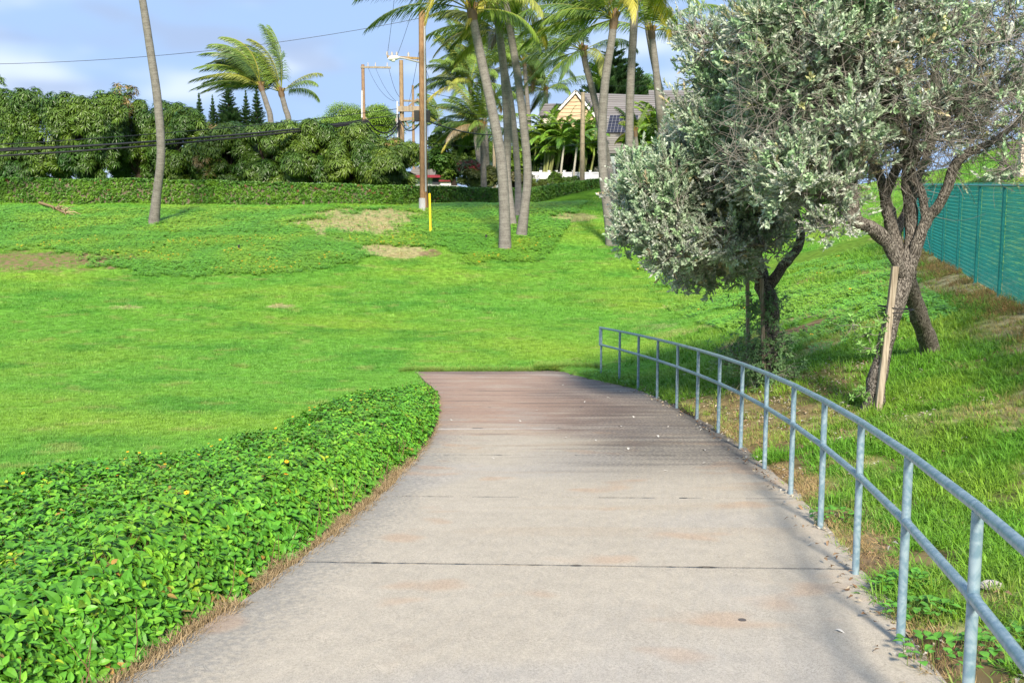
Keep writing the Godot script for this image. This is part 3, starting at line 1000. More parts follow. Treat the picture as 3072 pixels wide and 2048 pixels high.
func spray(count: int, long: float, wide: float, col: Color) -> ArrayMesh:
	var m := MB.new()
	m.tube([Vector3(0, -0.05, 0), Vector3(0.004, 0.02, 0), Vector3(0, 0.085, 0)], [0.0022, 0.0018, 0.001], 3, Color(0.3, 0.29, 0.22), false)
	for k in count:
		var f := float(k) / count
		var an := k * 2.4 + rng.randf_range(-0.4, 0.4)
		var open := lerpf(0.95, 0.3, f) * rng.randf_range(0.7, 1.3)
		var dir := Vector3(cos(an) * sin(open), cos(open), sin(an) * sin(open)).normalized()
		var tone := rng.randf_range(0.72, 1.15)
		m.leaf(Vector3(0, lerpf(-0.04, 0.085, f), 0), dir, (Vector3(cos(an), 0, sin(an)) * -1.0 + Vector3.UP * 0.5).normalized(), long * rng.randf_range(0.7, 1.15), wide * rng.randf_range(0.8, 1.15), Color(col.r * tone, col.g * tone, col.b * tone), 0.3, rng.randf_range(-0.3, 0.3), false)
	return m.mesh()

func grow(root: Node3D, limbs: Array, attractors: Array, tip: float, seed_: int) -> Array:
	# limbs: [[points], [radii]]; every attractor is joined to the nearest wood; returns [twig tips, twig starts]
	rng.seed = seed_
	var pos := PackedVector3Array()
	var par := PackedInt32Array()
	var fixed := PackedFloat32Array()
	for li in limbs.size():
		var pts: Array = limbs[li][0]
		var m := MB.new()
		var soft := []
		var rad := []
		for k in pts.size() - 1:
			for s in 4:
				var t := s / 4.0
				var a: Vector3 = pts[maxi(k - 1, 0)]
				var b: Vector3 = pts[k]
				var c: Vector3 = pts[k + 1]
				var e: Vector3 = pts[mini(k + 2, pts.size() - 1)]
				var r0 := lerpf(limbs[li][1][k], limbs[li][1][k + 1], t)
				soft.append(b.cubic_interpolate(c, a, e, t) + Vector3(rng.randf_range(-1, 1), rng.randf_range(-1, 1), rng.randf_range(-1, 1)) * r0 * 0.12)
				rad.append(r0 * rng.randf_range(0.92, 1.1))
		soft.append(pts[-1])
		rad.append(limbs[li][1][-1])
		m.tube(soft, rad, 12 if li == 0 else 9, Color.WHITE)
		# knots and flutes
		for k in m.v.size():
			var w := noise.get_noise_3dv(m.v[k] * 60.0) * 0.22 + noise.get_noise_3dv(m.v[k] * Vector3(160, 30, 160)) * 0.12
			m.v[k] += m.n[k] * w * limbs[li][1][0] * 0.9
		obj("trunk" if li == 0 else "limb", m.mesh(), M["grey bark"], root)
		for k in soft.size():
			if li == 0 and k < soft.size() * 0.75: continue
			pos.append(soft[k])
			par.append(-1)
			fixed.append(rad[k])
	var order := []
	for a in attractors:
		var best := 1e9
		for p in pos: best = minf(best, p.distance_squared_to(a))
		order.append([best, a])
	order.sort_custom(func(a, b): return a[0] < b[0])
	var tips := []
	var wood := pos.size()
	for item in order:
		var a: Vector3 = item[1]
		var best := 1e9
		var at := 0
		for k in pos.size():
			var dd := pos[k].distance_squared_to(a)
			if dd < best:
				best = dd
				at = k
		var from := pos[at]
		var steps := maxi(2, int(sqrt(best) / 0.16))
		var prev := at
		for s in range(1, steps + 1):
			var t := float(s) / steps
			var p := from.lerp(a, t) + Vector3(rng.randf_range(-1, 1), rng.randf_range(-0.6, 1), rng.randf_range(-1, 1)) * 0.045 + Vector3(0, 0.10 * sqrt(best) * sin(t * PI) * rng.randf_range(-0.4, 1.0), 0)
			pos.append(p)
			par.append(prev)
			fixed.append(0.0)
			prev = pos.size() - 1
		tips.append(prev)
	var load_ := PackedFloat32Array()
	load_.resize(pos.size())
	for t in tips:
		var k: int = t
		while k >= 0:
			load_[k] += 1.0
			k = par[k]
	var bm := MB.new()
	for k in range(wood, pos.size()):
		var p := par[k]
		var r1 := tip * pow(load_[k], 0.44)
		var r0 := minf(tip * pow(maxf(load_[p], load_[k]), 0.44), r1 * 1.3)
		bm.tube([pos[p], pos[k]], [r0, r1], 5, Color.WHITE * rng.randf_range(0.7, 1.2), false)
	obj("branches", bm.mesh(), M["twig bark"], root, "stuff")
	var out := []
	for t in tips:
		out.append([pos[t], (pos[t] - pos[par[t]]).normalized()])
		if par[t] >= wood: out.append([pos[par[t]], (pos[t] - pos[par[t]]).normalized()])
	return out

func twigs_and_leaves(root: Node3D, tips: Array, per: int, reach: float, leafiness: Callable, singles: int, tint := Color(1, 1, 1), tangle := []) -> void:
	var tm := MB.new()
	var kinds := [spray(10, 0.060, 0.028, Color(0.50, 0.53, 0.455)), spray(11, 0.066, 0.031, Color(0.41, 0.51, 0.36)), spray(9, 0.054, 0.025, Color(0.56, 0.575, 0.52))]
	var xf := [[], [], []]
	var cs := [PackedColorArray(), PackedColorArray(), PackedColorArray()]
	for t in tips:
		var full: float = leafiness.call(t[0])
		for k in per:
			var dir := (Vector3(t[1]) * 0.7 + Vector3(rng.randfn(), rng.randfn() * 0.8 + 0.15, rng.randfn()).normalized()).normalized()
			var l := reach * rng.randf_range(0.5, 1.25)
			var a: Vector3 = t[0]
			var b := a + dir * l * 0.5
			var dir2 := (dir + Vector3(rng.randfn(), rng.randfn() + 0.25, rng.randfn()) * 0.35).normalized()
			var c := b + dir2 * l * 0.5
			tm.tube([a, b, c], [0.005, 0.0037, 0.0024], 3, Color.WHITE * rng.randf_range(0.8, 1.9), false)
			for q in 3:
				if rng.randf() > full * [1.15, 0.85, 0.5][q]: continue
				var p: Vector3 = [c, b.lerp(c, 0.4), a.lerp(b, 0.5)][q]
				var kind := rng.randi() % 3
				var up: Vector3 = (dir2 + Vector3(0, 0.55, 0.1) + Vector3(rng.randfn(), rng.randfn(), rng.randfn()) * 0.3).normalized()
				xf[kind].append(turned(p, up, rng.randf_range(0.75, 1.25)))
				var tone := rng.randf_range(0.75, 1.18)
				var g := clampf(0.5 + 1.4 * noise.get_noise_3dv(p * 22.0), 0.0, 1.0)
				var cc := Color(1, 1, 1).lerp(Color(0.86, 1.04, 0.78), g) * tone
				if rng.randf() < 0.045: cc = Color(1.1, 0.9, 0.62)
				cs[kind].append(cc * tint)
	# dead curled twigs that carry no leaves
	for w in tangle:
		var p: Vector3 = w
		var dir := Vector3(rng.randfn(), rng.randfn() * 0.6 + 0.2, rng.randfn()).normalized()
		var pts := []
		var rr := []
		var bend := Vector3(rng.randfn(), rng.randfn(), rng.randfn()) * 0.35
		var step := rng.randf_range(0.07, 0.14)
		for k in 7:
			pts.append(p)
			rr.append(lerpf(0.0038, 0.0016, k / 6.0))
			dir = (dir + bend + Vector3(rng.randfn(), rng.randfn(), rng.randfn()) * 0.18).normalized()
			p += dir * step
		var pale := rng.randf_range(0.9, 2.3)
		tm.tube(pts, rr, 3, Color(pale, pale * 1.02, pale * 1.08), false)
	obj("twigs", tm.mesh(), M["twig bark"], root, "stuff")
	var crown := Node3D.new()
	crown.name = "crown"
	root.add_child(crown)
	for q in 3:
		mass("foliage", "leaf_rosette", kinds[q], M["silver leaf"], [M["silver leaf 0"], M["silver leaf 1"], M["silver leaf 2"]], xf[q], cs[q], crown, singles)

func inside(lobes: Array, count: int, shell := 0.0) -> Array:
	var out := []
	var total := 0.0
	for l in lobes: total += l[2]
	for l in lobes:
		var c: Vector3 = l[0]
		var r: Vector3 = l[1]
		for k in int(count * l[2] / total):
			var u := Vector3(rng.randfn(), rng.randfn(), rng.randfn()).normalized()
			out.append(c + u * r * pow(rng.randf_range(shell, 1.0), 0.4))
	return out

func make_buttonwoods() -> void:
	# the staked tree by the railing
	var base: Vector3 = ground(4.02, 10.92)
	var root := thing("silver_buttonwood_tree", "silver-leaved buttonwood tree tied to a single slanting pale stake", "tree", base)
	var limbs := [
		[[base - Vector3(0, 0.15, 0), base + Vector3(0.01, 0.12, 0), Vector3(4.046, 0.003, -10.9), Vector3(4.161, 0.434, -10.95), Vector3(4.279, 0.816, -11), Vector3(4.361, 1.151, -11.05), Vector3(4.419, 1.366, -11.1)], [0.14, 0.112, 0.092, 0.088, 0.096, 0.105, 0.05]],
		[[Vector3(4.336, 1.057, -11), Vector3(4.099, 1.441, -10.9), Vector3(3.866, 1.621, -10.8), Vector3(3.704, 1.686, -10.8), Vector3(3.656, 1.955, -10.8), Vector3(3.679, 2.281, -10.85), Vector3(3.623, 2.7, -10.9), Vector3(3.405, 3.125, -11), Vector3(3.064, 3.492, -11)], [0.06, 0.078, 0.075, 0.075, 0.065, 0.055, 0.045, 0.035, 0.02]],
		[[Vector3(4.375, 1.054, -11.05), Vector3(4.264, 1.582, -11.2), Vector3(4.207, 1.97, -11.3), Vector3(4.358, 2.29, -11.4), Vector3(4.434, 2.556, -11.4), Vector3(4.268, 2.988, -11.4), Vector3(3.971, 3.401, -11.3), Vector3(3.82, 3.896, -11.2)], [0.06, 0.066, 0.06, 0.055, 0.05, 0.042, 0.03, 0.018]],
		[[Vector3(4.404, 1.101, -11.08), Vector3(4.444, 1.678, -11.15), Vector3(4.407, 2.063, -11.2), Vector3(4.414, 2.35, -11.2), Vector3(4.433, 2.719, -11.1), Vector3(4.534, 3.125, -11), Vector3(4.561, 3.61, -10.9), Vector3(4.447, 4.125, -10.8)], [0.06, 0.07, 0.065, 0.07, 0.06, 0.045, 0.03, 0.018]],
		[[Vector3(4.387, 1.006, -11.05), Vector3(4.47, 1.439, -11.02), Vector3(4.563, 1.725, -11), Vector3(4.669, 1.902, -10.9), Vector3(4.718, 2.209, -10.8), Vector3(4.821, 2.399, -10.7), Vector3(5.079, 2.536, -10.6), Vector3(5.331, 2.793, -10.5)], [0.055, 0.066, 0.064, 0.06, 0.052, 0.045, 0.03, 0.015]],
		[[Vector3(4.545, 1.701, -11), Vector3(4.503, 2.01, -11.05), Vector3(4.407, 2.249, -11.1), Vector3(4.688, 2.766, -11.1), Vector3(4.952, 3.217, -11), Vector3(5.203, 3.745, -10.9)], [0.05, 0.045, 0.035, 0.032, 0.025, 0.012]],
	]
	var lobes := [
		[Vector3(2.954, 3.712, -12.3), Vector3(0.95, 0.85, 0.9), 1.1], [Vector3(3.659, 3.939, -11.9), Vector3(1.05, 0.85, 1.1), 1.1], [Vector3(4.227, 3.674, -11), Vector3(1.0, 0.8, 1.2), 0.9], [Vector3(4.981, 3.547, -10.8), Vector3(0.9, 0.9, 1.1), 0.6],
		[Vector3(2.917, 2.962, -12.5), Vector3(0.9, 0.5, 0.8), 0.8], [Vector3(3.376, 2.807, -11.5), Vector3(0.9, 0.5, 0.9), 1.0], [Vector3(3.832, 2.68, -10.7), Vector3(0.8, 0.45, 0.9), 0.7], [Vector3(4.8, 2.635, -10.7), Vector3(0.75, 0.6, 0.9), 0.5],
		[Vector3(3.253, 2.181, -10.7), Vector3(0.6, 0.35, 0.6), 0.7], [Vector3(3.228, 2.401, -12), Vector3(0.78, 0.38, 0.6), 0.8], [Vector3(3.463, 1.858, -10.6), Vector3(0.30, 0.35, 0.4), 0.25], [Vector3(3.823, 4.395, -11), Vector3(1.5, 0.7, 1.3), 0.7],
		[Vector3(5.196, 2.793, -10.5), Vector3(0.5, 0.8, 0.9), 0.3], [Vector3(3.583, 3.468, -10.6), Vector3(0.85, 0.6, 0.5), 0.9], [Vector3(3.073, 3.745, -10.9), Vector3(0.7, 0.5, 0.5), 0.6],
	]
	rng.seed = 101
	var tips := grow(root, limbs, inside(lobes, 540, 0.1), 0.0050, 102)
	var bare := func(p: Vector3) -> float:
		var right := smoothstep(3.3, 4.6, p.x)
		var clump := smoothstep(-0.25, 0.15, noise.get_noise_3dv(p * 16.0) - 0.05)
		var low := smoothstep(3.1, 2.4, p.y) * smoothstep(3.3, 3.9, p.x)
		return clampf(lerpf(0.92, 0.36, right) * lerpf(0.35, 1.1, clump) * lerpf(1.0, 0.3, low), 0.0, 1.1)
	var curls := inside([[Vector3(4.182, 2.57, -11), Vector3(0.75, 0.5, 0.6), 0.8], [Vector3(3.844, 3.02, -10.9), Vector3(0.9, 0.7, 0.8), 0.9], [Vector3(4.724, 3.188, -10.8), Vector3(0.9, 1.0, 0.8), 1.2], [Vector3(4.433, 2.107, -11.1), Vector3(0.5, 0.3, 0.4), 0.12], [Vector3(5.074, 2.625, -10.6), Vector3(0.5, 0.4, 0.6), 0.3], [Vector3(3.363, 3.429, -10.9), Vector3(1.2, 0.8, 0.8), 1.0], [Vector3(3.021, 2.515, -10.9), Vector3(0.9, 0.5, 0.6), 0.5]], 2000)
	twigs_and_leaves(root, tips, 11, 0.28, bare, 100, Color(1, 1, 1), curls)
	# leaf shoots low on the trunk
	shoots(root, [Vector3(3.872, 0.479, -10.75), Vector3(3.685, 0.579, -10.7), Vector3(3.902, 0.313, -10.75), Vector3(3.85, -0.167, -10.75), Vector3(4.027, 0.593, -10.8)], 9, 0.16, Color(0.9, 1.3, 0.5))
	# the leaning stem behind it
	var base3: Vector3 = ground(5.61, 13.28)
	var root3 := thing("silver_buttonwood_tree", "leaning grey trunk rooted farther up the bank behind the staked tree", "tree", base3)
	var limbs3 := [
		[[base3 - Vector3(0, 0.15, 0), base3 + Vector3(0, 0.1, 0), Vector3(5.337, 0.392, -12.9), Vector3(5.046, 0.76, -12.5), Vector3(4.78, 1.154, -12.2), Vector3(4.611, 1.473, -12.1), Vector3(4.58, 1.84, -12.2)], [0.16, 0.13, 0.12, 0.11, 0.105, 0.09, 0.07]],
		[[Vector3(4.608, 1.683, -12.2), Vector3(4.542, 2.106, -12.3), Vector3(4.401, 2.532, -12.4), Vector3(4.167, 3.056, -12.4), Vector3(3.95, 3.712, -12.3)], [0.07, 0.06, 0.05, 0.035, 0.015]],
		[[Vector3(4.611, 1.473, -12.1), Vector3(4.911, 1.897, -12.4), Vector3(5.131, 2.386, -12.6), Vector3(5.413, 3.037, -12.7), Vector3(5.641, 3.884, -12.7)], [0.07, 0.06, 0.045, 0.035, 0.015]],
	]
	rng.seed = 131
	var tips3 := grow(root3, limbs3, inside([[Vector3(4.133, 3.433, -12.5), Vector3(1.1, 0.9, 0.9), 1.0], [Vector3(5.484, 3.583, -12.8), Vector3(1.2, 1.0, 0.9), 1.0], [Vector3(4.828, 2.715, -12.7), Vector3(0.9, 0.6, 0.7), 0.7]], 110, 0.1), 0.0055, 132)
	twigs_and_leaves(root3, tips3, 7, 0.26, bare, 0)
	# the dense low tree farther along the railing
	var base2: Vector3 = ground(3.67, 14.08)
	var root2 := thing("silver_buttonwood_tree", "dense low silver buttonwood tree standing between two thin stakes", "tree", base2)
	var limbs2 := [
		[[base2 - Vector3(0, 0.15, 0), base2 + Vector3(0, 0.15, 0), Vector3(3.689, -0.047, -14.2), Vector3(3.715, 0.33, -14.2), Vector3(3.656, 0.642, -14.2), Vector3(3.574, 0.89, -14.2)], [0.17, 0.14, 0.125, 0.12, 0.13, 0.12]],
		[[Vector3(3.628, 0.735, -14.2), Vector3(3.839, 1.08, -14.1), Vector3(4.028, 1.325, -14.1), Vector3(4.056, 1.6, -14.1), Vector3(3.949, 1.873, -14.1), Vector3(3.655, 2.231, -14)], [0.085, 0.075, 0.065, 0.06, 0.05, 0.025]],
		[[Vector3(3.587, 0.859, -14.2), Vector3(3.321, 1.145, -14), Vector3(2.967, 1.391, -13.8), Vector3(2.583, 1.63, -13.7), Vector3(2.147, 1.806, -13.6)], [0.09, 0.075, 0.06, 0.04, 0.02]],
		[[Vector3(3.587, 0.89, -14.2), Vector3(3.505, 1.319, -14.4), Vector3(3.297, 1.755, -14.5), Vector3(3.033, 2.253, -14.5), Vector3(2.754, 2.677, -14.4)], [0.085, 0.07, 0.055, 0.04, 0.02]],
		[[Vector3(3.462, 1.138, -14.2), Vector3(3.273, 1.124, -14.6), Vector3(2.929, 1.181, -14.8), Vector3(2.475, 1.31, -14.8)], [0.06, 0.05, 0.035, 0.02]],
	]
	var lobes2 := [
		[Vector3(2.032, 2.074, -12.9), Vector3(0.62, 0.55, 0.9), 1.1], [Vector3(1.83, 1.63, -13), Vector3(0.45, 0.42, 0.8), 0.8], [Vector3(2.286, 1.405, -13), Vector3(0.75, 0.40, 1.0), 1.0], [Vector3(2.605, 2.299, -13), Vector3(0.8, 0.6, 1.0), 1.1], [Vector3(2.969, 1.63, -13.3), Vector3(0.65, 0.6, 0.9), 1.0],
		[Vector3(2.752, 1.014, -14.2), Vector3(0.6, 0.16, 0.8), 0.5], [Vector3(3.452, 2.108, -13.9), Vector3(0.6, 0.5, 0.8), 0.8], [Vector3(1.712, 1.966, -13), Vector3(0.32, 0.40, 0.6), 0.4], [Vector3(2.832, 2.903, -14.2), Vector3(0.5, 0.4, 0.7), 0.45],
	]
	rng.seed = 151
	var tips2 := grow(root2, limbs2, inside(lobes2, 300, 0.15), 0.005, 152)
	var lush := func(p: Vector3) -> float: return 0.85 + 0.5 * noise.get_noise_3dv(p * 20.0)
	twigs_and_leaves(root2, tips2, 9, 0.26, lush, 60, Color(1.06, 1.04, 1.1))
	shoots(root2, [Vector3(3.417, -0.085, -14), Vector3(3.564, 0.163, -14), Vector3(3.785, -0.023, -14), Vector3(3.213, -0.259, -13.9), Vector3(3.524, -0.382, -13.9), Vector3(3.884, -0.348, -14.1), Vector3(3.176, -0.186, -14.3), Vector3(3.706, 0.533, -14), Vector3(3.399, 0.533, -14), Vector3(3.608, -0.135, -13.9), Vector3(3.315, -0.368, -13.8), Vector3(3.71, -0.444, -13.9)], 40, 0.30, Color(0.60, 0.85, 0.50))  # green shoots, their tint partly darkened to paint in shade under the crown
	# stakes
	stake("wooden_stake", "thick pale wooden stake leaning against the near buttonwood trunk", Vector3(3.985, -0.345, -10.72), Vector3(4.175, 1.197, -10.86), 0.034)
	stake("wooden_stake", "thin wooden stake in front of the dense buttonwood trunk", Vector3(3.576, -0.482, -13.9), Vector3(3.512, 0.901, -14), 0.026)
	stake("wooden_stake", "thin wooden stake set apart from the dense buttonwood trunk", Vector3(3.584, -0.196, -14.9), Vector3(3.445, 1.124, -14.6), 0.026)
	var tie := MB.new()
	for q in 2:
		var c: Vector3 = Vector3(4.236, 0.704, -10.95) + Vector3(0, 0.035 * q, 0)
		var ring := []
		var rr := []
		for k in 17:
			var an := TAU * k / 16
			ring.append(c + Vector3(cos(an) * 0.185, 0.05 * cos(an) * (1 - 2 * q) * 0.4, sin(an) * 0.19 + 0.0))
			rr.append(0.007)
		tie.tube(ring, rr, 5, Color(0.015, 0.015, 0.015), false)
	tag(obj("tree_tie", tie.mesh(), M["cable"]), "black rubber tie round the stake and trunk", "tie")

func shoots(root: Node3D, where: Array, per: int, reach: float, tint: Color) -> void:
	var ros := rosette(7, 0.075, 0.03, Color(0.24, 0.32, 0.19), 0.5)
	var xf := []
	var cs := PackedColorArray()
	var tm := MB.new()
	for w in where:
		for k in per:
			var u := Vector3(rng.randfn(), rng.randfn() * 0.8, rng.randfn() * 0.8) * reach * 0.5
			var p: Vector3 = w + u
			xf.append(turned(p, (u.normalized() + Vector3(0, 0.8, 0.2)).normalized(), rng.randf_range(0.7, 1.1)))
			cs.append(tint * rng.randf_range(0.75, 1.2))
			tm.tube([w, w + u * 0.5 + Vector3(0, -0.02, 0), p], [0.004, 0.003, 0.002], 3, Color.WHITE, false)
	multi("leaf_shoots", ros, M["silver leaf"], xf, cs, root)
	obj("shoot_stems", tm.mesh(), M["twig bark"], root, "stuff")

func stake(called: String, label: String, a: Vector3, b: Vector3, half: float) -> void:
	var m := MB.new()
	var foot := Vector3(a.x, land(a.x, -a.z) - 0.2, a.z)
	var y := (b - foot).normalized()
	var x := y.cross(Vector3.BACK).normalized()
	var z := x.cross(y)
	var c := half * 0.18
	var ring := [Vector2(half - c, half), Vector2(half, half - c), Vector2(half, -half + c), Vector2(half - c, -half), Vector2(-half + c, -half), Vector2(-half, -half + c), Vector2(-half, half - c), Vector2(-half + c, half)]
	for k in 8:
		var p: Vector2 = ring[k]
		var q: Vector2 = ring[(k + 1) % 8]
		var pa := x * p.x + z * p.y
		var qa := x * q.x + z * q.y
		m.quad(foot + qa, b + qa, b + pa, foot + pa, Color.WHITE)
		m.tri(b, b + pa, b + qa, Color.WHITE)
	tag(obj(called, m.mesh(), M["weathered wood"]), label, "stake", "stakes beside the buttonwood trees")

# ---------------------------------------------------------------- palms
func frond(base: Vector3, dir0: Vector3, long: float, fall: float, wind: Vector3, col: Color, leaflets := 44, leaf_long := 0.95, hang := 1.0, wide := 0.036) -> ArrayMesh:
	var m := MB.new()
	var pts := [base]
	var rad := []
	var dir := dir0.normalized()
	var seg := 11
	for k in seg:
		var t := (k + 1.0) / seg
		dir = (dir + Vector3(0, -fall * t / seg * 2.0, 0) + wind * (t / seg * 2.0)).normalized()
		pts.append(pts[-1] + dir * long / seg)
	for k in seg + 1: rad.append(lerpf(0.028, 0.005, float(k) / seg) * long / 4.0)
	m.tube(pts, rad, 4, Color(col.r * 1.25 + 0.05, col.g * 1.0 + 0.03, col.b), false)
	var flat := dir0.cross(Vector3.UP)
	if flat.length() < 0.1: flat = Vector3.RIGHT
	var roll := rng.randf_range(-0.35, 0.35)
	for k in leaflets:
		var t := lerpf(0.14, 0.995, (k + rng.randf() * 0.5) / leaflets)
		var f := t * seg
		var a := mini(int(f), seg - 1)
		var p: Vector3 = pts[a].lerp(pts[a + 1], f - a)
		var ax: Vector3 = (pts[a + 1] - pts[a]).normalized()
		var s0 := ax.cross(Vector3.UP)
		if s0.length() < 0.15: s0 = flat
		s0 = s0.normalized().rotated(ax, roll)
		var l := leaf_long * (0.35 + 0.65 * sin(PI * clampf(t * 0.8 + 0.16, 0.0, 1.0))) * long / 4.0 * rng.randf_range(0.85, 1.15)
		for h: float in [-1.0, 1.0]:
			var open := lerpf(1.15, 0.35, t)
			var d1 := (s0 * h * sin(open) + ax * cos(open) + Vector3(0, -hang * rng.randf_range(0.25, 0.6), 0) + wind * 0.6).normalized()
			var d2 := (d1 + Vector3(0, -hang * rng.randf_range(0.5, 1.0), 0) + wind * 0.7).normalized()
			var w := d1.cross(ax).normalized().cross(d1).normalized() * wide * 0.5
			var p1 := p + d1 * l * 0.5
			var p2 := p1 + d2 * l * 0.5
			var sh := rng.randf_range(0.55, 1.35)
			var cc := Color(col.r * sh, col.g * sh, col.b * sh)
			m.quad(p - w * 0.6, p1 - w, p1 + w, p + w * 0.6, cc)
			m.tri(p1 - w, p2, p1 + w, cc)
	return m.mesh()

# a palm: trunk through pts; fronds as [heading in degrees (0 = east, 90 = north), rise, length, fall, kind]
func palm(label: String, pts: Array, rads: Array, fronds: Array, wind: Vector3, group := "coconut palms", small := 1.0, called := "coconut_palm") -> Node3D:
	var foot: Vector3 = pts[0]
	foot.y = land(foot.x, -foot.z)
	var root := thing(called, label, "palm tree", foot, group)
	var m := MB.new()
	var soft := [foot - Vector3(0, 0.3, 0)]
	var rad := [rads[0] * 1.25]
	pts[0] = foot
	for k in pts.size() - 1:
		var n := maxi(3, int(pts[k].distance_to(pts[k + 1]) / 0.35))
		for s in n:
			var t := float(s) / n
			soft.append(pts[k].cubic_interpolate(pts[k + 1], pts[maxi(k - 1, 0)], pts[mini(k + 2, pts.size() - 1)], t))
			rad.append(lerpf(rads[k], rads[k + 1], t) * (1.0 + 0.012 * sin(s * 2.2) + rng.randf_range(-0.012, 0.012)))
	soft.append(pts[-1])
	rad.append(rads[-1])
	m.tube(soft, rad, 12, Color.WHITE)
	obj("trunk", m.mesh(), M["palm trunk"], root)
	var top: Vector3 = pts[-1]
	var lean: Vector3 = (pts[-1] - pts[-2]).normalized()
	var bm := MB.new()
	var r: float = rads[-1]
	bm.tube([top - lean * 0.15, top + lean * 0.1, top + lean * 0.4, top + lean * 0.75], [r, r * 1.3, r * 1.1, r * 0.4], 10, Color(0.13, 0.085, 0.045))
	for k in 14:
		var an := k * 2.4
		var u := Vector3(cos(an), 0.9, sin(an)).normalized()
		bm.tube([top + lean * 0.1 + u * r * 0.8, top + lean * 0.35 + u * r * 2.2], [0.05, 0.03], 4, [Color(0.30, 0.17, 0.06), Color(0.35, 0.30, 0.06), Color(0.16, 0.10, 0.05)][k % 3])
	obj("leaf_base", bm.mesh(), M["painted geometry"], root)
	var extra := head(4, 4.0, int(absf(foot.x * 100.0)) + 5, 0.35) if fronds.size() < 13 and foot.z > -70.0 else []
	for f in fronds + extra:
		var h := deg_to_rad(f[0])
		var e := deg_to_rad(f[1])
		var dir := Vector3(cos(h) * cos(e), sin(e), -sin(h) * cos(e))
		var col: Color = [Color(0.15, 0.235, 0.03), Color(0.085, 0.15, 0.03), Color(0.38, 0.35, 0.05), Color(0.26, 0.29, 0.05), Color(0.22, 0.17, 0.09)][f[4]]
		obj("frond", frond(top + lean * 0.3 + dir * r, dir, f[2] * small, f[3], wind, col * rng.randf_range(0.85, 1.15), 84), M["palm leaf"], root)
	return root

func head(n: int, long: float, seed_: int, west := 0.5) -> Array:
	# an ordinary crown: fronds all round, more of them swept to the west by the trade wind
	rng.seed = seed_
	var out := []
	for k in n:
		var h := k * 137.5 + rng.randf_range(-15, 15)
		if rng.randf() < west: h = 180.0 + rng.randf_range(-80, 80)
		var f := float(k) / n
		out.append([h, lerpf(74.0, -8.0, f) + rng.randf_range(-8, 8), long * rng.randf_range(0.85, 1.1), lerpf(0.55, 1.25, f), [0, 0, 1, 0, 3][k % 5] if f < 0.85 else [4, 2, 1][k % 3]])
	return out

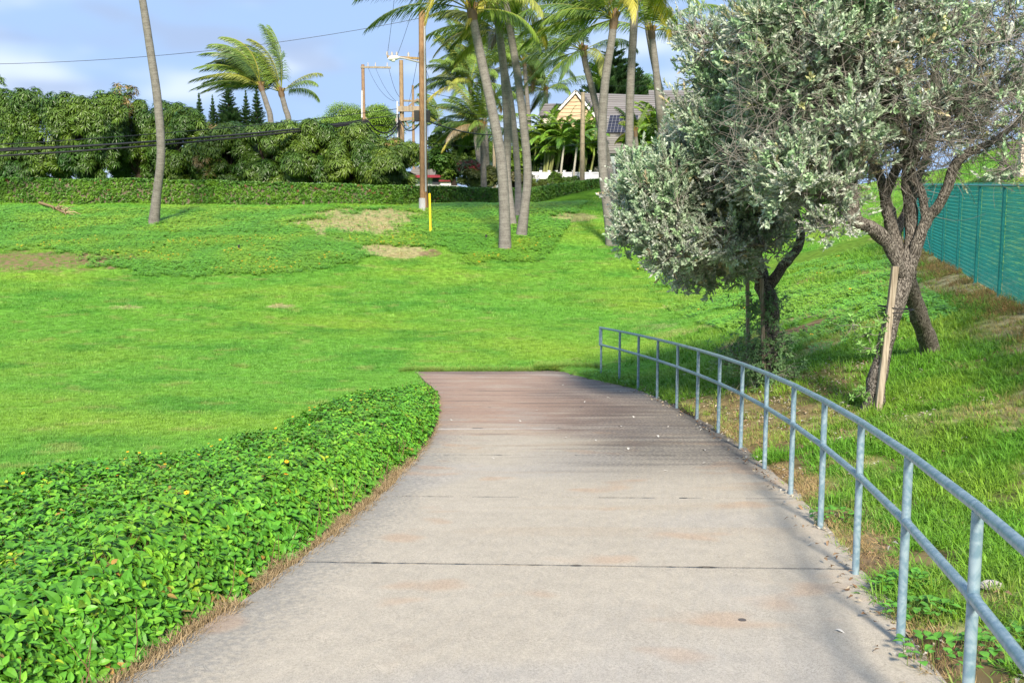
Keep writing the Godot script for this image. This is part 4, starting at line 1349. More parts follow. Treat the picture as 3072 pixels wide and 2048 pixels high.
func make_palms() -> void:
	var w := Vector3(-0.32, 0, 0.05)
	# the lone palm on the left of the bank; its crown stands above the picture
	palm("lone coconut palm on the bank with a gently bowed pale trunk", [ground(-16.59, 46.36), Vector3(-16.31, 3.219, -46.2), Vector3(-15.989, 4.976, -46), Vector3(-16.053, 7.304, -46), Vector3(-16.28, 9.415, -46), Vector3(-16.524, 11.502, -46), Vector3(-16.866, 13.941, -46)], [0.27, 0.20, 0.19, 0.19, 0.18, 0.165, 0.15], head(17, 4.2, 1), w)
	# the group in the middle
	palm("tall coconut palm with a ringed trunk right of the utility pole, frond yellowing", [ground(-0.29, 41.64), Vector3(-0.326, 2.53, -41.8), Vector3(-0.471, 4.507, -42), Vector3(-0.868, 6.659, -42.2), Vector3(-1.301, 8.629, -42.4), Vector3(-1.619, 10.207, -42.4)], [0.28, 0.22, 0.215, 0.205, 0.19, 0.17],
		[[190, 12, 4.4, 1.1, 1], [178, 28, 4.8, 0.9, 1], [200, 40, 4.6, 0.9, 0], [228, 50, 3.5, 4.2, 2], [160, 50, 4.4, 0.8, 0], [20, 35, 4.0, 1.0, 0], [330, 20, 3.8, 1.3, 3], [60, 60, 4.2, 0.7, 0], [280, 30, 3.8, 1.2, 0], [120, 65, 4.2, 0.7, 1], [250, 60, 4.0, 0.8, 0], [0, 5, 3.4, 1.5, 0]], w)
	palm("coconut palm with a smooth pale trunk curving behind the ringed one", [ground(0.41, 44.66), Vector3(0.582, 2.594, -44.8), Vector3(0.699, 3.946, -45), Vector3(0.541, 5.856, -45), Vector3(0.27, 8.151, -45.2), Vector3(-0.077, 10.214, -45.2), Vector3(-0.306, 11.701, -45.2)], [0.26, 0.20, 0.19, 0.185, 0.175, 0.16, 0.15], head(17, 4.3, 3, 0.35), w)
	palm("slender coconut palm between the two crossing trunks", [ground(0.0, 47.5), Vector3(-0.251, 4.126, -48.5), Vector3(-0.208, 6.184, -48.5), Vector3(-0.373, 8.829, -48.5), Vector3(-0.638, 11.041, -48.5), Vector3(-0.781, 12.138, -48.5)], [0.25, 0.20, 0.195, 0.185, 0.175, 0.16], head(17, 4.2, 4, 0.4), w)
	palm("pair-leaning coconut palm with a thin grey trunk beside the pale one", [ground(0.31, 50.46), Vector3(0.315, 3.863, -52), Vector3(0.179, 5.853, -52), Vector3(-0.045, 7.826, -52), Vector3(-0.355, 9.565, -52), Vector3(-0.575, 11.076, -52)], [0.22, 0.17, 0.165, 0.16, 0.15, 0.14], head(17, 3.9, 5, 0.4), w)
	palm("coconut palm left of the silver bush with a yellow frond hanging", [ground(4.25, 42.66), Vector3(4.104, 1.997, -42.6), Vector3(3.881, 3.833, -42.8), Vector3(3.824, 5.668, -43), Vector3(3.932, 7.654, -43), Vector3(4.171, 9.263, -43), Vector3(4.254, 9.974, -43)], [0.26, 0.20, 0.195, 0.19, 0.18, 0.165, 0.155],
		[[182, 22, 4.2, 0.9, 1], [176, 5, 4.0, 1.0, 0], [195, -18, 4.3, 1.1, 1], [165, 35, 4.2, 0.9, 0], [300, 55, 2.6, 4.0, 2], [205, 55, 4.0, 0.8, 0], [20, 50, 3.8, 0.9, 0], [90, 60, 4.0, 0.7, 0], [340, 45, 3.8, 1.0, 0], [250, 40, 3.6, 1.0, 3], [140, 60, 4.0, 0.7, 1], [210, 15, 3.8, 1.2, 0]], w)
	palm("straight coconut palm trunk rising just left of the silver crown", [ground(5.7, 47.5), Vector3(5.403, 3.998, -46), Vector3(5.336, 5.949, -46), Vector3(5.364, 8.266, -46), Vector3(5.455, 10.176, -46), Vector3(5.543, 12.256, -46)], [0.24, 0.195, 0.19, 0.185, 0.175, 0.165], head(17, 4.1, 7, 0.4), w)
	palm("leaning coconut palm in front of the peach gable", [ground(5.79, 55.64), Vector3(5.855, 4.718, -60), Vector3(5.365, 7.011, -60), Vector3(4.828, 9.283, -60), Vector3(4.35, 11.036, -60), Vector3(4.243, 11.585, -60)], [0.28, 0.22, 0.21, 0.20, 0.185, 0.17],
		[[185, 10, 4.6, 1.4, 1], [200, 25, 4.4, 1.3, 0], [170, -10, 4.6, 1.4, 1], [160, 25, 4.4, 1.2, 0], [215, -20, 4.2, 1.5, 0], [300, 5, 3.4, 2.4, 3], [20, 30, 3.8, 1.2, 0], [90, 55, 4.0, 0.8, 0], [230, 45, 4.2, 1.0, 0], [250, -5, 4.0, 1.5, 1], [140, 45, 4.2, 1.0, 0]], w)
	palm("coconut palm with an orange-brown crown base above the grey roof", [ground(7.22, 47.5), Vector3(8.337, 6.178, -56), Vector3(8.137, 8.068, -56), Vector3(7.882, 10.409, -56), Vector3(7.666, 11.919, -56)], [0.27, 0.22, 0.21, 0.19, 0.17],
		[[10, 38, 4.4, 0.9, 0], [25, 20, 4.2, 1.0, 1], [350, 15, 4.0, 1.1, 0], [170, 45, 4.2, 0.9, 0], [190, 20, 4.2, 1.1, 0], [90, 60, 4.0, 0.8, 0], [270, 40, 3.8, 1.0, 3], [60, 45, 4.0, 1.0, 0], [140, 55, 4.2, 0.9, 1]], Vector3(-0.1, 0, 0))
	palm("pale thin palm trunk half hidden behind the orange-based palm", [ground(7.84, 50.46), Vector3(9.14, 6.503, -60), Vector3(8.782, 9.283, -60), Vector3(8.283, 11.535, -60), Vector3(7.949, 13.273, -60), Vector3(7.828, 14.507, -60)], [0.25, 0.21, 0.20, 0.19, 0.175, 0.16], head(17, 4.0, 10, 0.5), w)
	# farther back
	palm("wind-swept far palm with a bent crown above the pines", [Vector3(-18.948, 5.065, -80), Vector3(-19.029, 9.648, -80), Vector3(-19.329, 11.163, -80), Vector3(-19.673, 12.302, -80)], [0.27, 0.23, 0.21, 0.19], swept(26, 4.9, 21), Vector3(-1.15, 0.0, 0.1))
	palm("wind-swept far palm whose crown flares above its straight trunk", [Vector3(-17.863, 5.151, -82), Vector3(-18.03, 9.676, -82), Vector3(-18.311, 11.057, -82), Vector3(-18.565, 12.089, -82)], [0.28, 0.24, 0.22, 0.20],
		[[180, 60, 5.0, 0.9, 0], [175, 75, 5.0, 0.9, 0], [190, 45, 5.2, 0.9, 1], [200, 65, 5.0, 0.9, 0], [185, 30, 5.0, 0.8, 3], [170, 20, 5.2, 0.7, 0], [60, 80, 5.4, 0.1, 0], [80, 86, 5.4, 0.1, 1], [15, 40, 3.6, 1.0, 3], [350, 30, 3.4, 1.1, 0], [160, 55, 5.0, 0.9, 0], [150, 70, 4.8, 0.9, 1], [190, 70, 5.0, 1.0, 0], [205, 50, 5.0, 1.0, 0], [165, 38, 5.0, 1.0, 0], [185, 82, 4.8, 0.8, 3], [40, 84, 5.0, 0.2, 0], [25, 20, 3.4, 1.2, 0]], Vector3(-0.62, 0.0, 0.1))
	palm("palm with a broad drooping crown right of the utility pole", [Vector3(-2.242, 4.414, -72), Vector3(-2.359, 6.256, -72), Vector3(-2.659, 8.695, -72), Vector3(-2.955, 11.416, -72)], [0.25, 0.2, 0.19, 0.16], head(26, 4.1, 23, 0.45), w * 0.8)
	palm("second broad-crowned palm just behind, higher to the east", [Vector3(-1.868, 4.723, -80), Vector3(-2, 7.11, -80), Vector3(-2.194, 10.827, -80), Vector3(-2.32, 14.171, -80)], [0.25, 0.2, 0.19, 0.17], head(26, 4.4, 24, 0.45), w * 0.8)
	palm("short palm with drooping dark fronds below the broad crowns", [Vector3(-1.827, 4.182, -66), Vector3(-1.878, 5.87, -66), Vector3(-1.928, 7.828, -66)], [0.22, 0.18, 0.16], head(26, 3.4, 25, 0.4), w * 0.6)
	palm("palm with a full crown left of the peach gabled house", [Vector3(3.531, 5.709, -95), Vector3(3.352, 9.346, -95), Vector3(3.171, 13.946, -95)], [0.26, 0.2, 0.17], head(26, 5.0, 26, 0.5), w * 0.8)
	palm("tall palm behind the crossing trunks with pale flower stalks", [Vector3(1.75, 5.408, -88), Vector3(1.512, 9.893, -88), Vector3(1.088, 15.426, -88)], [0.26, 0.2, 0.17], head(26, 5.0, 27, 0.5), w * 0.8)
	palm("small tattered palm top showing over the trees by the pole", [Vector3(-6.829, 5.924, -100), Vector3(-6.978, 8.904, -100), Vector3(-7.13, 11.358, -100)], [0.25, 0.2, 0.17], swept(13, 3.6, 28), Vector3(-0.8, 0.0, 0.1))
	palm("palm low against the lower roof beside the solar panels", [Vector3(9.403, 4.807, -74), Vector3(9.18, 7.013, -74), Vector3(9.034, 8.266, -74)], [0.2, 0.15, 0.14], head(8, 2.2, 29, 0.5), w * 0.5)
	# clumps of feathery areca palms in front of the house
	var k := 0
	for a in [[Vector3(1.768, 9.518, -84), "feathery clump palm left of the slender pale stems"], [Vector3(2.61, 9.648, -80), "yellow-green clump palm behind the white lattice"], [Vector3(3.75, 9.547, -78), "slender white-stemmed palm, left one of the close pair"], [Vector3(4.756, 9.349, -78), "slender white-stemmed palm, right one of the close pair"], [Vector3(5.956, 9.157, -82), "clump palm against the peach gable wall"], [Vector3(10.847, 10.087, -80), "clump palm in front of the grey roof at its right end"]]:
		areca(a[0], a[1], 300 + k, k in [2, 3])
		k += 1

func swept(n: int, long: float, seed_: int) -> Array:
	rng.seed = seed_
	var out := []
	for k in n:
		var f := float(k) / n
		out.append([180.0 + rng.randf_range(-70, 70), lerpf(80.0, 5.0, f) + rng.randf_range(-10, 10), long * rng.randf_range(0.85, 1.1), 0.9, [0, 3, 0, 1][k % 4]])
	return out

func areca(tip: Vector3, label: String, seed_: int, slim: bool) -> void:
	rng.seed = seed_
	var top := tip.y
	var foot := ground(tip.x, -tip.z)
	var root := thing("clump_palm", label, "palm tree", foot, "garden palms by the house")
	var stems := 1 if slim else 7
	for s in stems:
		var off := Vector3(rng.randf_range(-0.7, 0.7), 0, rng.randf_range(-0.6, 0.6)) if stems > 1 else Vector3.ZERO
		var hh := (top - foot.y) * (0.68 if slim else rng.randf_range(0.45, 0.78))
		var p := foot + off
		p.y = land(p.x, -p.z)
		var q := p + Vector3(off.x * 0.5 + 0.25, hh, 0)
		var m := MB.new()
		m.tube([p - Vector3(0, 0.2, 0), p.lerp(q, 0.5) + Vector3(-0.08, 0, 0), q], [0.12, 0.09, 0.075], 8, Color(0.48, 0.45, 0.38) if slim else Color(0.22, 0.24, 0.08))
		m.tube([q, q + Vector3(0, 0.7, 0)], [0.09, 0.05], 8, Color(0.22, 0.32, 0.06))
		obj("stem", m.mesh(), M["painted geometry"], root)
		for f in 12 if slim else 8:
			var h := f * 137.5 + rng.randf() * 40.0
			var e := deg_to_rad(lerpf(78.0, 0.0, f / (12.0 if slim else 8.0)))
			var dir := Vector3(cos(deg_to_rad(h)) * cos(e), sin(e), sin(deg_to_rad(h)) * cos(e))
			var c: Color = [Color(0.13, 0.26, 0.022), Color(0.19, 0.30, 0.025), Color(0.075, 0.17, 0.02)][f % 3]
			obj("frond", frond(q + Vector3(0, 0.6, 0), dir, rng.randf_range(2.0, 2.9), 1.3, Vector3(-0.12, 0, 0), c, 28, 0.95, 0.6, 0.085), M["palm leaf"], root)

# ---------------------------------------------------------------- hedge and broad-leaved trees
const HEDGE := [[-38.0, 53.8, 1.42], [-27.4, 53.9, 1.42], [-15.9, 54.2, 1.36], [-6.6, 55.6, 1.08], [-0.8, 64.0, 0.98], [2.4, 70.0, 0.92], [5.0, 75.0, 0.75], [7.6, 79.0, 0.6], [11.0, 82.0, 0.55]]

func make_hedge() -> void:
	var root := thing("clipped_hedge", "long low clipped green hedge running along the top of the far bank", "hedge", ground(-12.0, 55.0))
	var core := MB.new()
	var prev := []
	var xf := []
	var cs := PackedColorArray()
	var ros := rosette(9, 0.085, 0.05, Color(1, 1, 1), 0.4, 0.3)
	rng.seed = 61
	for k in HEDGE.size() - 1:
		var a := Vector2(HEDGE[k][0], HEDGE[k][1])
		var b := Vector2(HEDGE[k + 1][0], HEDGE[k + 1][1])
		var dir := (b - a).normalized()
		var side := Vector2(dir.y, -dir.x)   # towards the lawn
		var long := a.distance_to(b)
		var n := int(long / 1.0) + 1
		for s in n + 1:
			var t := float(s) / n
			var p := a.lerp(b, t)
			var h: float = lerpf(HEDGE[k][2], HEDGE[k + 1][2], t)
			var g := land(p.x, p.y)
			var ring := []
			for c in [[0.40, -0.2], [0.42, h - 0.16], [0.25, h - 0.08], [-0.25, h - 0.08], [-0.42, h - 0.16], [-0.40, -0.2]]:
				var q: Vector2 = p + side * c[0]
				ring.append(Vector3(q.x, g + c[1], -q.y))
			if prev.size():
				for j in 5: core.quad(prev[j], prev[j + 1], ring[j + 1], ring[j], Color(0.13, 0.10, 0.065))
			prev = ring
		var steps := int(long * 420.0)
		for s in steps:
			var t := rng.randf_range(-0.5 / long, 1.0 + 0.5 / long)
			var p := a.lerp(b, t)
			var h: float = lerpf(HEDGE[k][2], HEDGE[k + 1][2], clampf(t, 0.0, 1.0))
			var g := land(p.x, p.y)
			var on_top := rng.randf() < 0.42
			var off := rng.randf_range(-0.45, 0.5) if on_top else 0.46 + rng.randf_range(-0.07, 0.05)
			var y := h + rng.randf_range(-0.06, 0.05) + 0.04 * noise.get_noise_2d(p.x * 12.0, p.y * 12.0) if on_top else rng.randf_range(0.02, h)
			var q := p + side * off
			var n1 := noise.get_noise_3d(q.x * 14.0, y * 22.0, q.y * 14.0)
			if not on_top and n1 < -0.42 and rng.randf() < 0.5: continue
			var up := Vector3(side.x * 0.9, 0.5, -side.y * 0.9) if not on_top else Vector3(0, 1, 0.2)
			xf.append(turned(Vector3(q.x, g + y, -q.y), (up + Vector3(rng.randfn(), rng.randfn(), rng.randfn()) * 0.3).normalized(), rng.randf_range(0.8, 1.35)))
			var c := Color(0.07, 0.185, 0.014).lerp(Color(0.125, 0.255, 0.018), clampf(n1 * 1.5 + 0.3, 0.0, 1.0)) * rng.randf_range(0.7, 1.25)
			if rng.randf() < 0.05 * smoothstep(0.0, -0.3, n1): c = Color(0.22, 0.10, 0.04)
			cs.append(c)
	obj("woody_core", core.mesh(), M["painted geometry"], root)
	multi("foliage", ros, M["tree leaf"], xf, cs, root)

var tree_meshes := {}

func tree_mesh(kind: String) -> ArrayMesh:
	if not tree_meshes.has(kind):
		rng.seed = kind.hash()
		var m := MB.new()
		if kind == "mango":
			for k in 13:
				var an := k * 2.4
				var dir := Vector3(cos(an), rng.randf_range(-0.9, 0.35), sin(an)).normalized()
				var tone := rng.randf_range(0.65, 1.3)
				m.leaf(Vector3(cos(an), 0, sin(an)) * 0.04, dir, Vector3.UP + dir * 0.3, 0.27, 0.062, Color(tone, tone, tone), 0.35, 0.4, false)
		elif kind == "round":
			for k in 11:
				var an := k * 2.4
				var dir := Vector3(cos(an), rng.randf_range(-0.4, 0.7), sin(an)).normalized()
				var tone := rng.randf_range(0.7, 1.25)
				m.leaf(Vector3(cos(an), 0.3 * sin(k), sin(an)) * 0.1, dir, Vector3.UP + dir * 0.3, 0.2, 0.12, Color(tone, tone, tone), 0.3, 0.3, false)
		elif kind == "feather":
			for k in 26:
				var an := k * 2.4
				var r := 0.3 * sqrt(k / 26.0)
				var dir := Vector3(cos(an), rng.randf_range(-0.1, 0.4), sin(an)).normalized()
				var tone := rng.randf_range(0.75, 1.25)
				m.leaf(Vector3(cos(an) * r, 0.06 * rng.randf(), sin(an) * r), dir, Vector3.UP, 0.13, 0.045, Color(tone, tone, tone), 0.2, 0.2, false)
		tree_meshes[kind] = m.mesh()
	return tree_meshes[kind]

# a broad-leaved tree: crown centre and radii, lumps of foliage round its limbs
func broadleaf(called: String, label: String, kind: String, centre: Vector3, radii: Vector3, count: int, cols: Array, group: String, seed_: int, size := 1.0, category := "tree") -> void:
	rng.seed = seed_
	var foot := ground(centre.x, -centre.z)
	var root := thing(called, label, category, foot, group)
	var lobes := []
	var nl := 34
	for k in nl:
		var u := Vector3(rng.randfn(), rng.randfn() * 0.9 + (0.2 if k % 3 else -0.7), rng.randfn()).normalized()
		lobes.append([centre + u * radii * rng.randf_range(0.5, 0.9), radii * rng.randf_range(0.14, 0.40), rng.randf()])
	var tm := MB.new()
	var fork := foot.lerp(centre, 0.45)
	tm.tube([foot - Vector3(0, 0.3, 0), foot.lerp(fork, 0.5) + Vector3(0.15, 0, 0), fork], [0.28 * size, 0.24 * size, 0.2 * size], 9, Color.WHITE)
	obj("trunk", tm.mesh(), M["dark bark"], root)
	var lm := MB.new()
	for l in lobes:
		var e: Vector3 = l[0]
		lm.tube([fork, fork.lerp(e, 0.5) + Vector3(rng.randf_range(-0.3, 0.3), 0.2, rng.randf_range(-0.3, 0.3)), e], [0.10 * size, 0.07 * size, 0.03 * size], 5, Color.WHITE, false)
	obj("limbs", lm.mesh(), M["dark bark"], root, "stuff")
	var xf := []
	var cs := PackedColorArray()
	for k in count:
		var li := rng.randi() % nl
		var l: Array = lobes[li]
		var u := Vector3(rng.randfn(), rng.randfn(), rng.randfn()).normalized()
		if u.z < -0.3 and rng.randf() < 0.6: u.z = -u.z
		var r := rng.randf_range(0.82, 1.06) if rng.randf() < 0.8 else rng.randf_range(0.3, 0.8)
		var p: Vector3 = l[0] + u * l[1] * r
		if p.y < land(p.x, -p.z) + 0.1: continue
		var up := (u * 0.8 + Vector3(0, 0.8, 0) + Vector3(rng.randfn(), rng.randfn(), rng.randfn()) * 0.25).normalized()
		xf.append(turned(p, up, size * rng.randf_range(0.75, 1.25)))
		var tone: float = l[2]
		var c: Color = cols[0].lerp(cols[1], clampf(tone * 0.7 + 0.5 * noise.get_noise_3dv(p * 9.0) + 0.1, 0.0, 1.0))
		if cols.size() > 2 and tone > 0.92 and rng.randf() < 0.4: c = cols[2]
		cs.append(c * rng.randf_range(0.75, 1.2))
	multi("crown", tree_mesh(kind), M["tree leaf"], xf, cs, root)

func make_trees() -> void:
	var mango := [Color(0.032, 0.095, 0.012), Color(0.125, 0.215, 0.018), Color(0.27, 0.19, 0.06)]
	var g := "mango trees behind the hedge"
	var k := 0
	for a in [
		[Vector3(-34.269, 10.596, -67), 4.22, 2.78, "dark green mango tree at the far left end of the hedge"],
		[Vector3(-30.327, 10.329, -65), 4.282, 2.7, "rounded mango tree, tallest block left of the lone palm"],
		[Vector3(-26.554, 10.298, -63), 4.2, 2.2, "bushy mango tree with a high knob left of the lone palm"],
		[Vector3(-24.445, 10.435, -66), 4.323, 2.45, "mango tree with a pointed top behind the lone palm trunk"],
		[Vector3(-20.87, 9.122, -64), 4.241, 2.24, "mango tree sloping down right of the lone palm"],
		[Vector3(-17.467, 7.714, -62), 4.16, 2.17, "low mango tree in front of the row of pines"],
		[Vector3(-14.805, 7.661, -62), 4.16, 2.17, "low yellowish mango tree below the wind-swept palms"],
		[Vector3(-12.074, 7.744, -61), 4.119, 2, "mango tree under the sagging black cables"],
		[Vector3(-9.593, 7.358, -61), 4.119, 2, "broad mango tree with bronze new leaves near the poles"],
		[Vector3(-7.253, 6.63, -60), 4.078, 1.71, "mango tree close against the brown utility pole"]]:
		var top: Vector3 = a[0]
		var y0: float = a[1]
		broadleaf("mango_tree", a[3], "mango", Vector3(top.x, (y0 + top.y) * 0.5, top.z), Vector3(a[2] * 1.12, (top.y - y0) * 0.56, 1.9), 3300, [mango[0].lerp(Color(0.06, 0.12, 0.014), k / 26.0), mango[1].lerp(Color(0.185, 0.25, 0.022), k / 24.0), mango[2]], g, 400 + k, 1.2)
		k += 1
	broadleaf("rain_tree", "spreading yellow-green feathery tree topping the mangoes near the poles", "feather", Vector3(-13.864, 10.851, -92), Vector3(4.6, 1.7, 3.0), 1800, [Color(0.12, 0.23, 0.02), Color(0.20, 0.33, 0.025)], "", 431, 1.6)
	broadleaf("leafy_tree", "light green broad-leaved tree right of the utility pole", "round", Vector3(-4.568, 7.469, -78), Vector3(2.6, 1.9, 1.8), 2400, [Color(0.06, 0.16, 0.02), Color(0.17, 0.27, 0.03)], "", 432, 1.1)
	broadleaf("leafy_tree", "rounded yellow-green tree beyond the short drooping palm", "feather", Vector3(-4.111, 10.158, -105), Vector3(3.4, 2.0, 2.0), 1500, [Color(0.09, 0.19, 0.02), Color(0.15, 0.26, 0.03)], "", 433, 1.4)
	broadleaf("bougainvillea_bush", "tangled bougainvillea bush with red blossom behind the hedge", "round", Vector3(-2.575, 5.224, -71), Vector3(1.7, 0.95, 1.1), 2000, [Color(0.10, 0.17, 0.03), Color(0.17, 0.19, 0.05), Color(0.42, 0.05, 0.06)], "", 434, 0.7, "bush")
	broadleaf("leafy_bush", "low reddish-green garden bush left of the white fence", "round", Vector3(0.128, 5.123, -74), Vector3(1.4, 0.5, 0.8), 900, [Color(0.10, 0.15, 0.03), Color(0.18, 0.14, 0.06), Color(0.40, 0.06, 0.06)], "", 435, 0.6, "bush")
	broadleaf("leafy_bush", "small red-flowered bush in front of the white fence", "round", Vector3(1.631, 4.936, -77), Vector3(1.2, 0.35, 0.5), 500, [Color(0.09, 0.17, 0.02), Color(0.15, 0.2, 0.03), Color(0.5, 0.03, 0.05)], "", 436, 0.5, "bush")
	broadleaf("leafy_bush", "green bush rising against the white fence panels", "round", Vector3(3.415, 5.222, -77.5), Vector3(0.7, 0.55, 0.5), 450, [Color(0.09, 0.19, 0.02), Color(0.16, 0.28, 0.03)], "", 437, 0.6, "bush")
	broadleaf("leafy_bush", "rounded bush at the foot of the grey wooden post", "round", Vector3(4.792, 5.002, -77), Vector3(0.9, 0.45, 0.5), 450, [Color(0.09, 0.19, 0.02), Color(0.14, 0.25, 0.03)], "", 438, 0.6, "bush")
	broadleaf("leafy_tree", "dark leafy thicket standing behind the slender garden palms", "round", Vector3(4.487, 7.669, -84), Vector3(3.4, 1.9, 0.9), 2800, [Color(0.03, 0.085, 0.014), Color(0.085, 0.165, 0.02)], "", 439, 1.1)
	broadleaf("leafy_tree", "bright green garden thicket seen between the crossing palm trunks", "round", Vector3(0.776, 7.718, -90), Vector3(2.1, 2.1, 1.2), 1900, [Color(0.06, 0.15, 0.015), Color(0.17, 0.28, 0.02)], "", 442, 1.2)
	broadleaf("leafy_tree", "small dome-shaped tree showing over the grey roof ridge", "feather", Vector3(15.597, 17.94, -120), Vector3(2.3, 1.3, 1.8), 1300, [Color(0.07, 0.17, 0.02), Color(0.13, 0.25, 0.02)], "", 440, 1.4)
	broadleaf("leafy_tree", "yellow-green bush between the grey roof and the silver crown", "round", Vector3(11.303, 8.499, -70), Vector3(1.5, 1.3, 1.2), 1500, [Color(0.07, 0.15, 0.02), Color(0.19, 0.27, 0.02)], "", 441, 1.0)
	# pines
	var pines := [[Vector3(-35.429, 16.49, -115), 0.62, "leftmost slim pine above the mango trees"], [Vector3(-33.914, 16.201, -115), 0.55, "thin pine squeezed beside the largest pine"], [Vector3(-32.122, 18.317, -115), 1.0, "largest cone-shaped pine of the row"], [Vector3(-30.155, 16.779, -115), 0.62, "slender pine right of the largest pine"], [Vector3(-28.906, 17.452, -115), 0.72, "pine partly behind the leaning wind-swept palm"]]
	for p in pines:
		pine(p[2], p[0], 1.45 * p[1] + 0.35, 800, 0.42, "row of far pines")
	pine("tall dark island pine rising behind the peach gabled house", Vector3(10.446, 20.921, -105), 4.0, 620, 1.0, "")

func pine(label: String, tip: Vector3, wide: float, count: int, thick: float, group: String) -> void:
	var foot := ground(tip.x, -tip.z)
	var top := tip.y
	rng.seed = label.hash()
	var root := thing("pine_tree", label, "pine tree", foot, group)
	var tm := MB.new()
	tm.tube([foot - Vector3(0, 0.3, 0), Vector3(foot.x, lerpf(foot.y, top, 0.6), foot.z), Vector3(foot.x, top, foot.z)], [0.3, 0.16, 0.03], 8, Color.WHITE)
	obj("trunk", tm.mesh(), M["dark bark"], root)
	if not tree_meshes.has("bough"):
		var bm := MB.new()
		bm.tube([Vector3.ZERO, Vector3(0.6, 0.0, 0), Vector3(1.0, 0.12, 0)], [0.02, 0.014, 0.006], 4, Color(0.5, 0.4, 0.3), false)
		for k in 34:
			var t := 0.18 + 0.82 * k / 34.0
			var h := -1.0 if k % 2 else 1.0
			var p := Vector3(t, 0.12 * t * t, 0)
			var dir := Vector3(0.55, rng.randf_range(0.1, 0.7), h * rng.randf_range(0.5, 1.0)).normalized()
			var tone := rng.randf_range(0.7, 1.3)
			bm.leaf(p, dir, Vector3.UP, 0.24 * (1.15 - 0.6 * t), 0.075, Color(tone, tone, tone), 0.4, -0.2, false)
		tree_meshes["bough"] = bm.mesh()
	var xf := []
	var cs := PackedColorArray()
	var h := top - foot.y
	var tiers := int(h / thick)
	for k in count:
		var f := pow(rng.randf(), 0.75)
		f = roundf(f * tiers) / tiers
		var y := top - f * h * 0.9
		var l := wide * (0.05 + 0.95 * minf(1.0, f * 2.3)) * rng.randf_range(0.7, 1.1)
		var an := rng.randf() * TAU
		var e := rng.randf_range(0.05, 0.35)
		var x := Vector3(cos(an) * cos(e), sin(e), sin(an) * cos(e))
		var z := x.cross(Vector3.UP).normalized()
		xf.append(Transform3D(Basis(x * l, z.cross(x) * maxf(l, 0.8) * 1.1, z * maxf(l * 0.9, 0.9)), Vector3(foot.x, y + rng.randf_range(-0.12, 0.12), foot.z)))
		cs.append(Color(0.030, 0.075, 0.028).lerp(Color(0.06, 0.12, 0.035), rng.randf()) * rng.randf_range(0.7, 1.2))
	multi("crown", tree_meshes["bough"], M["tree leaf"], xf, cs, root)

# ---------------------------------------------------------------- poles and wires
func pole(label: String, top: Vector3, r0: float, r1: float, col: Color, called := "utility_pole") -> Node3D:
	var foot := ground(top.x, -top.z)
	var root := thing(called, label, "utility pole" if called == "utility_pole" else "post", foot)
	var m := MB.new()
	m.tube([foot - Vector3(0, 0.4, 0), foot.lerp(top, 0.5), top], [r0, (r0 + r1) * 0.5, r1], 14, col)
	obj("shaft", m.mesh(), M["weathered wood"], root)
	return root

func bar(called: String, root: Node3D, a: Vector3, b: Vector3, half: Vector2, col: Color, mt := "weathered wood") -> void:
	var m := MB.new()
	var x := (b - a).normalized()
	var z := x.cross(Vector3.UP).normalized()
	m.box((a + b) * 0.5, Vector3(a.distance_to(b) * 0.5, half.x, half.y), col, Basis(x, z.cross(x), z))
	obj(called, m.mesh(), M[mt], root)

func wire(called: String, label: String, a: Vector3, b: Vector3, sag: float, r: float, group := "overhead wires") -> void:
	var m := MB.new()
	var pts := []
	var rad := []
	for k in 21:
		var t := k / 20.0
		pts.append(a.lerp(b, t) - Vector3(0, sag * 4.0 * t * (1.0 - t), 0))
		rad.append(r)
	m.tube(pts, rad, 5, Color.WHITE)
	tag(obj(called, m.mesh(), M["cable"]), label, "cable" if called == "cable" else "wire", group)

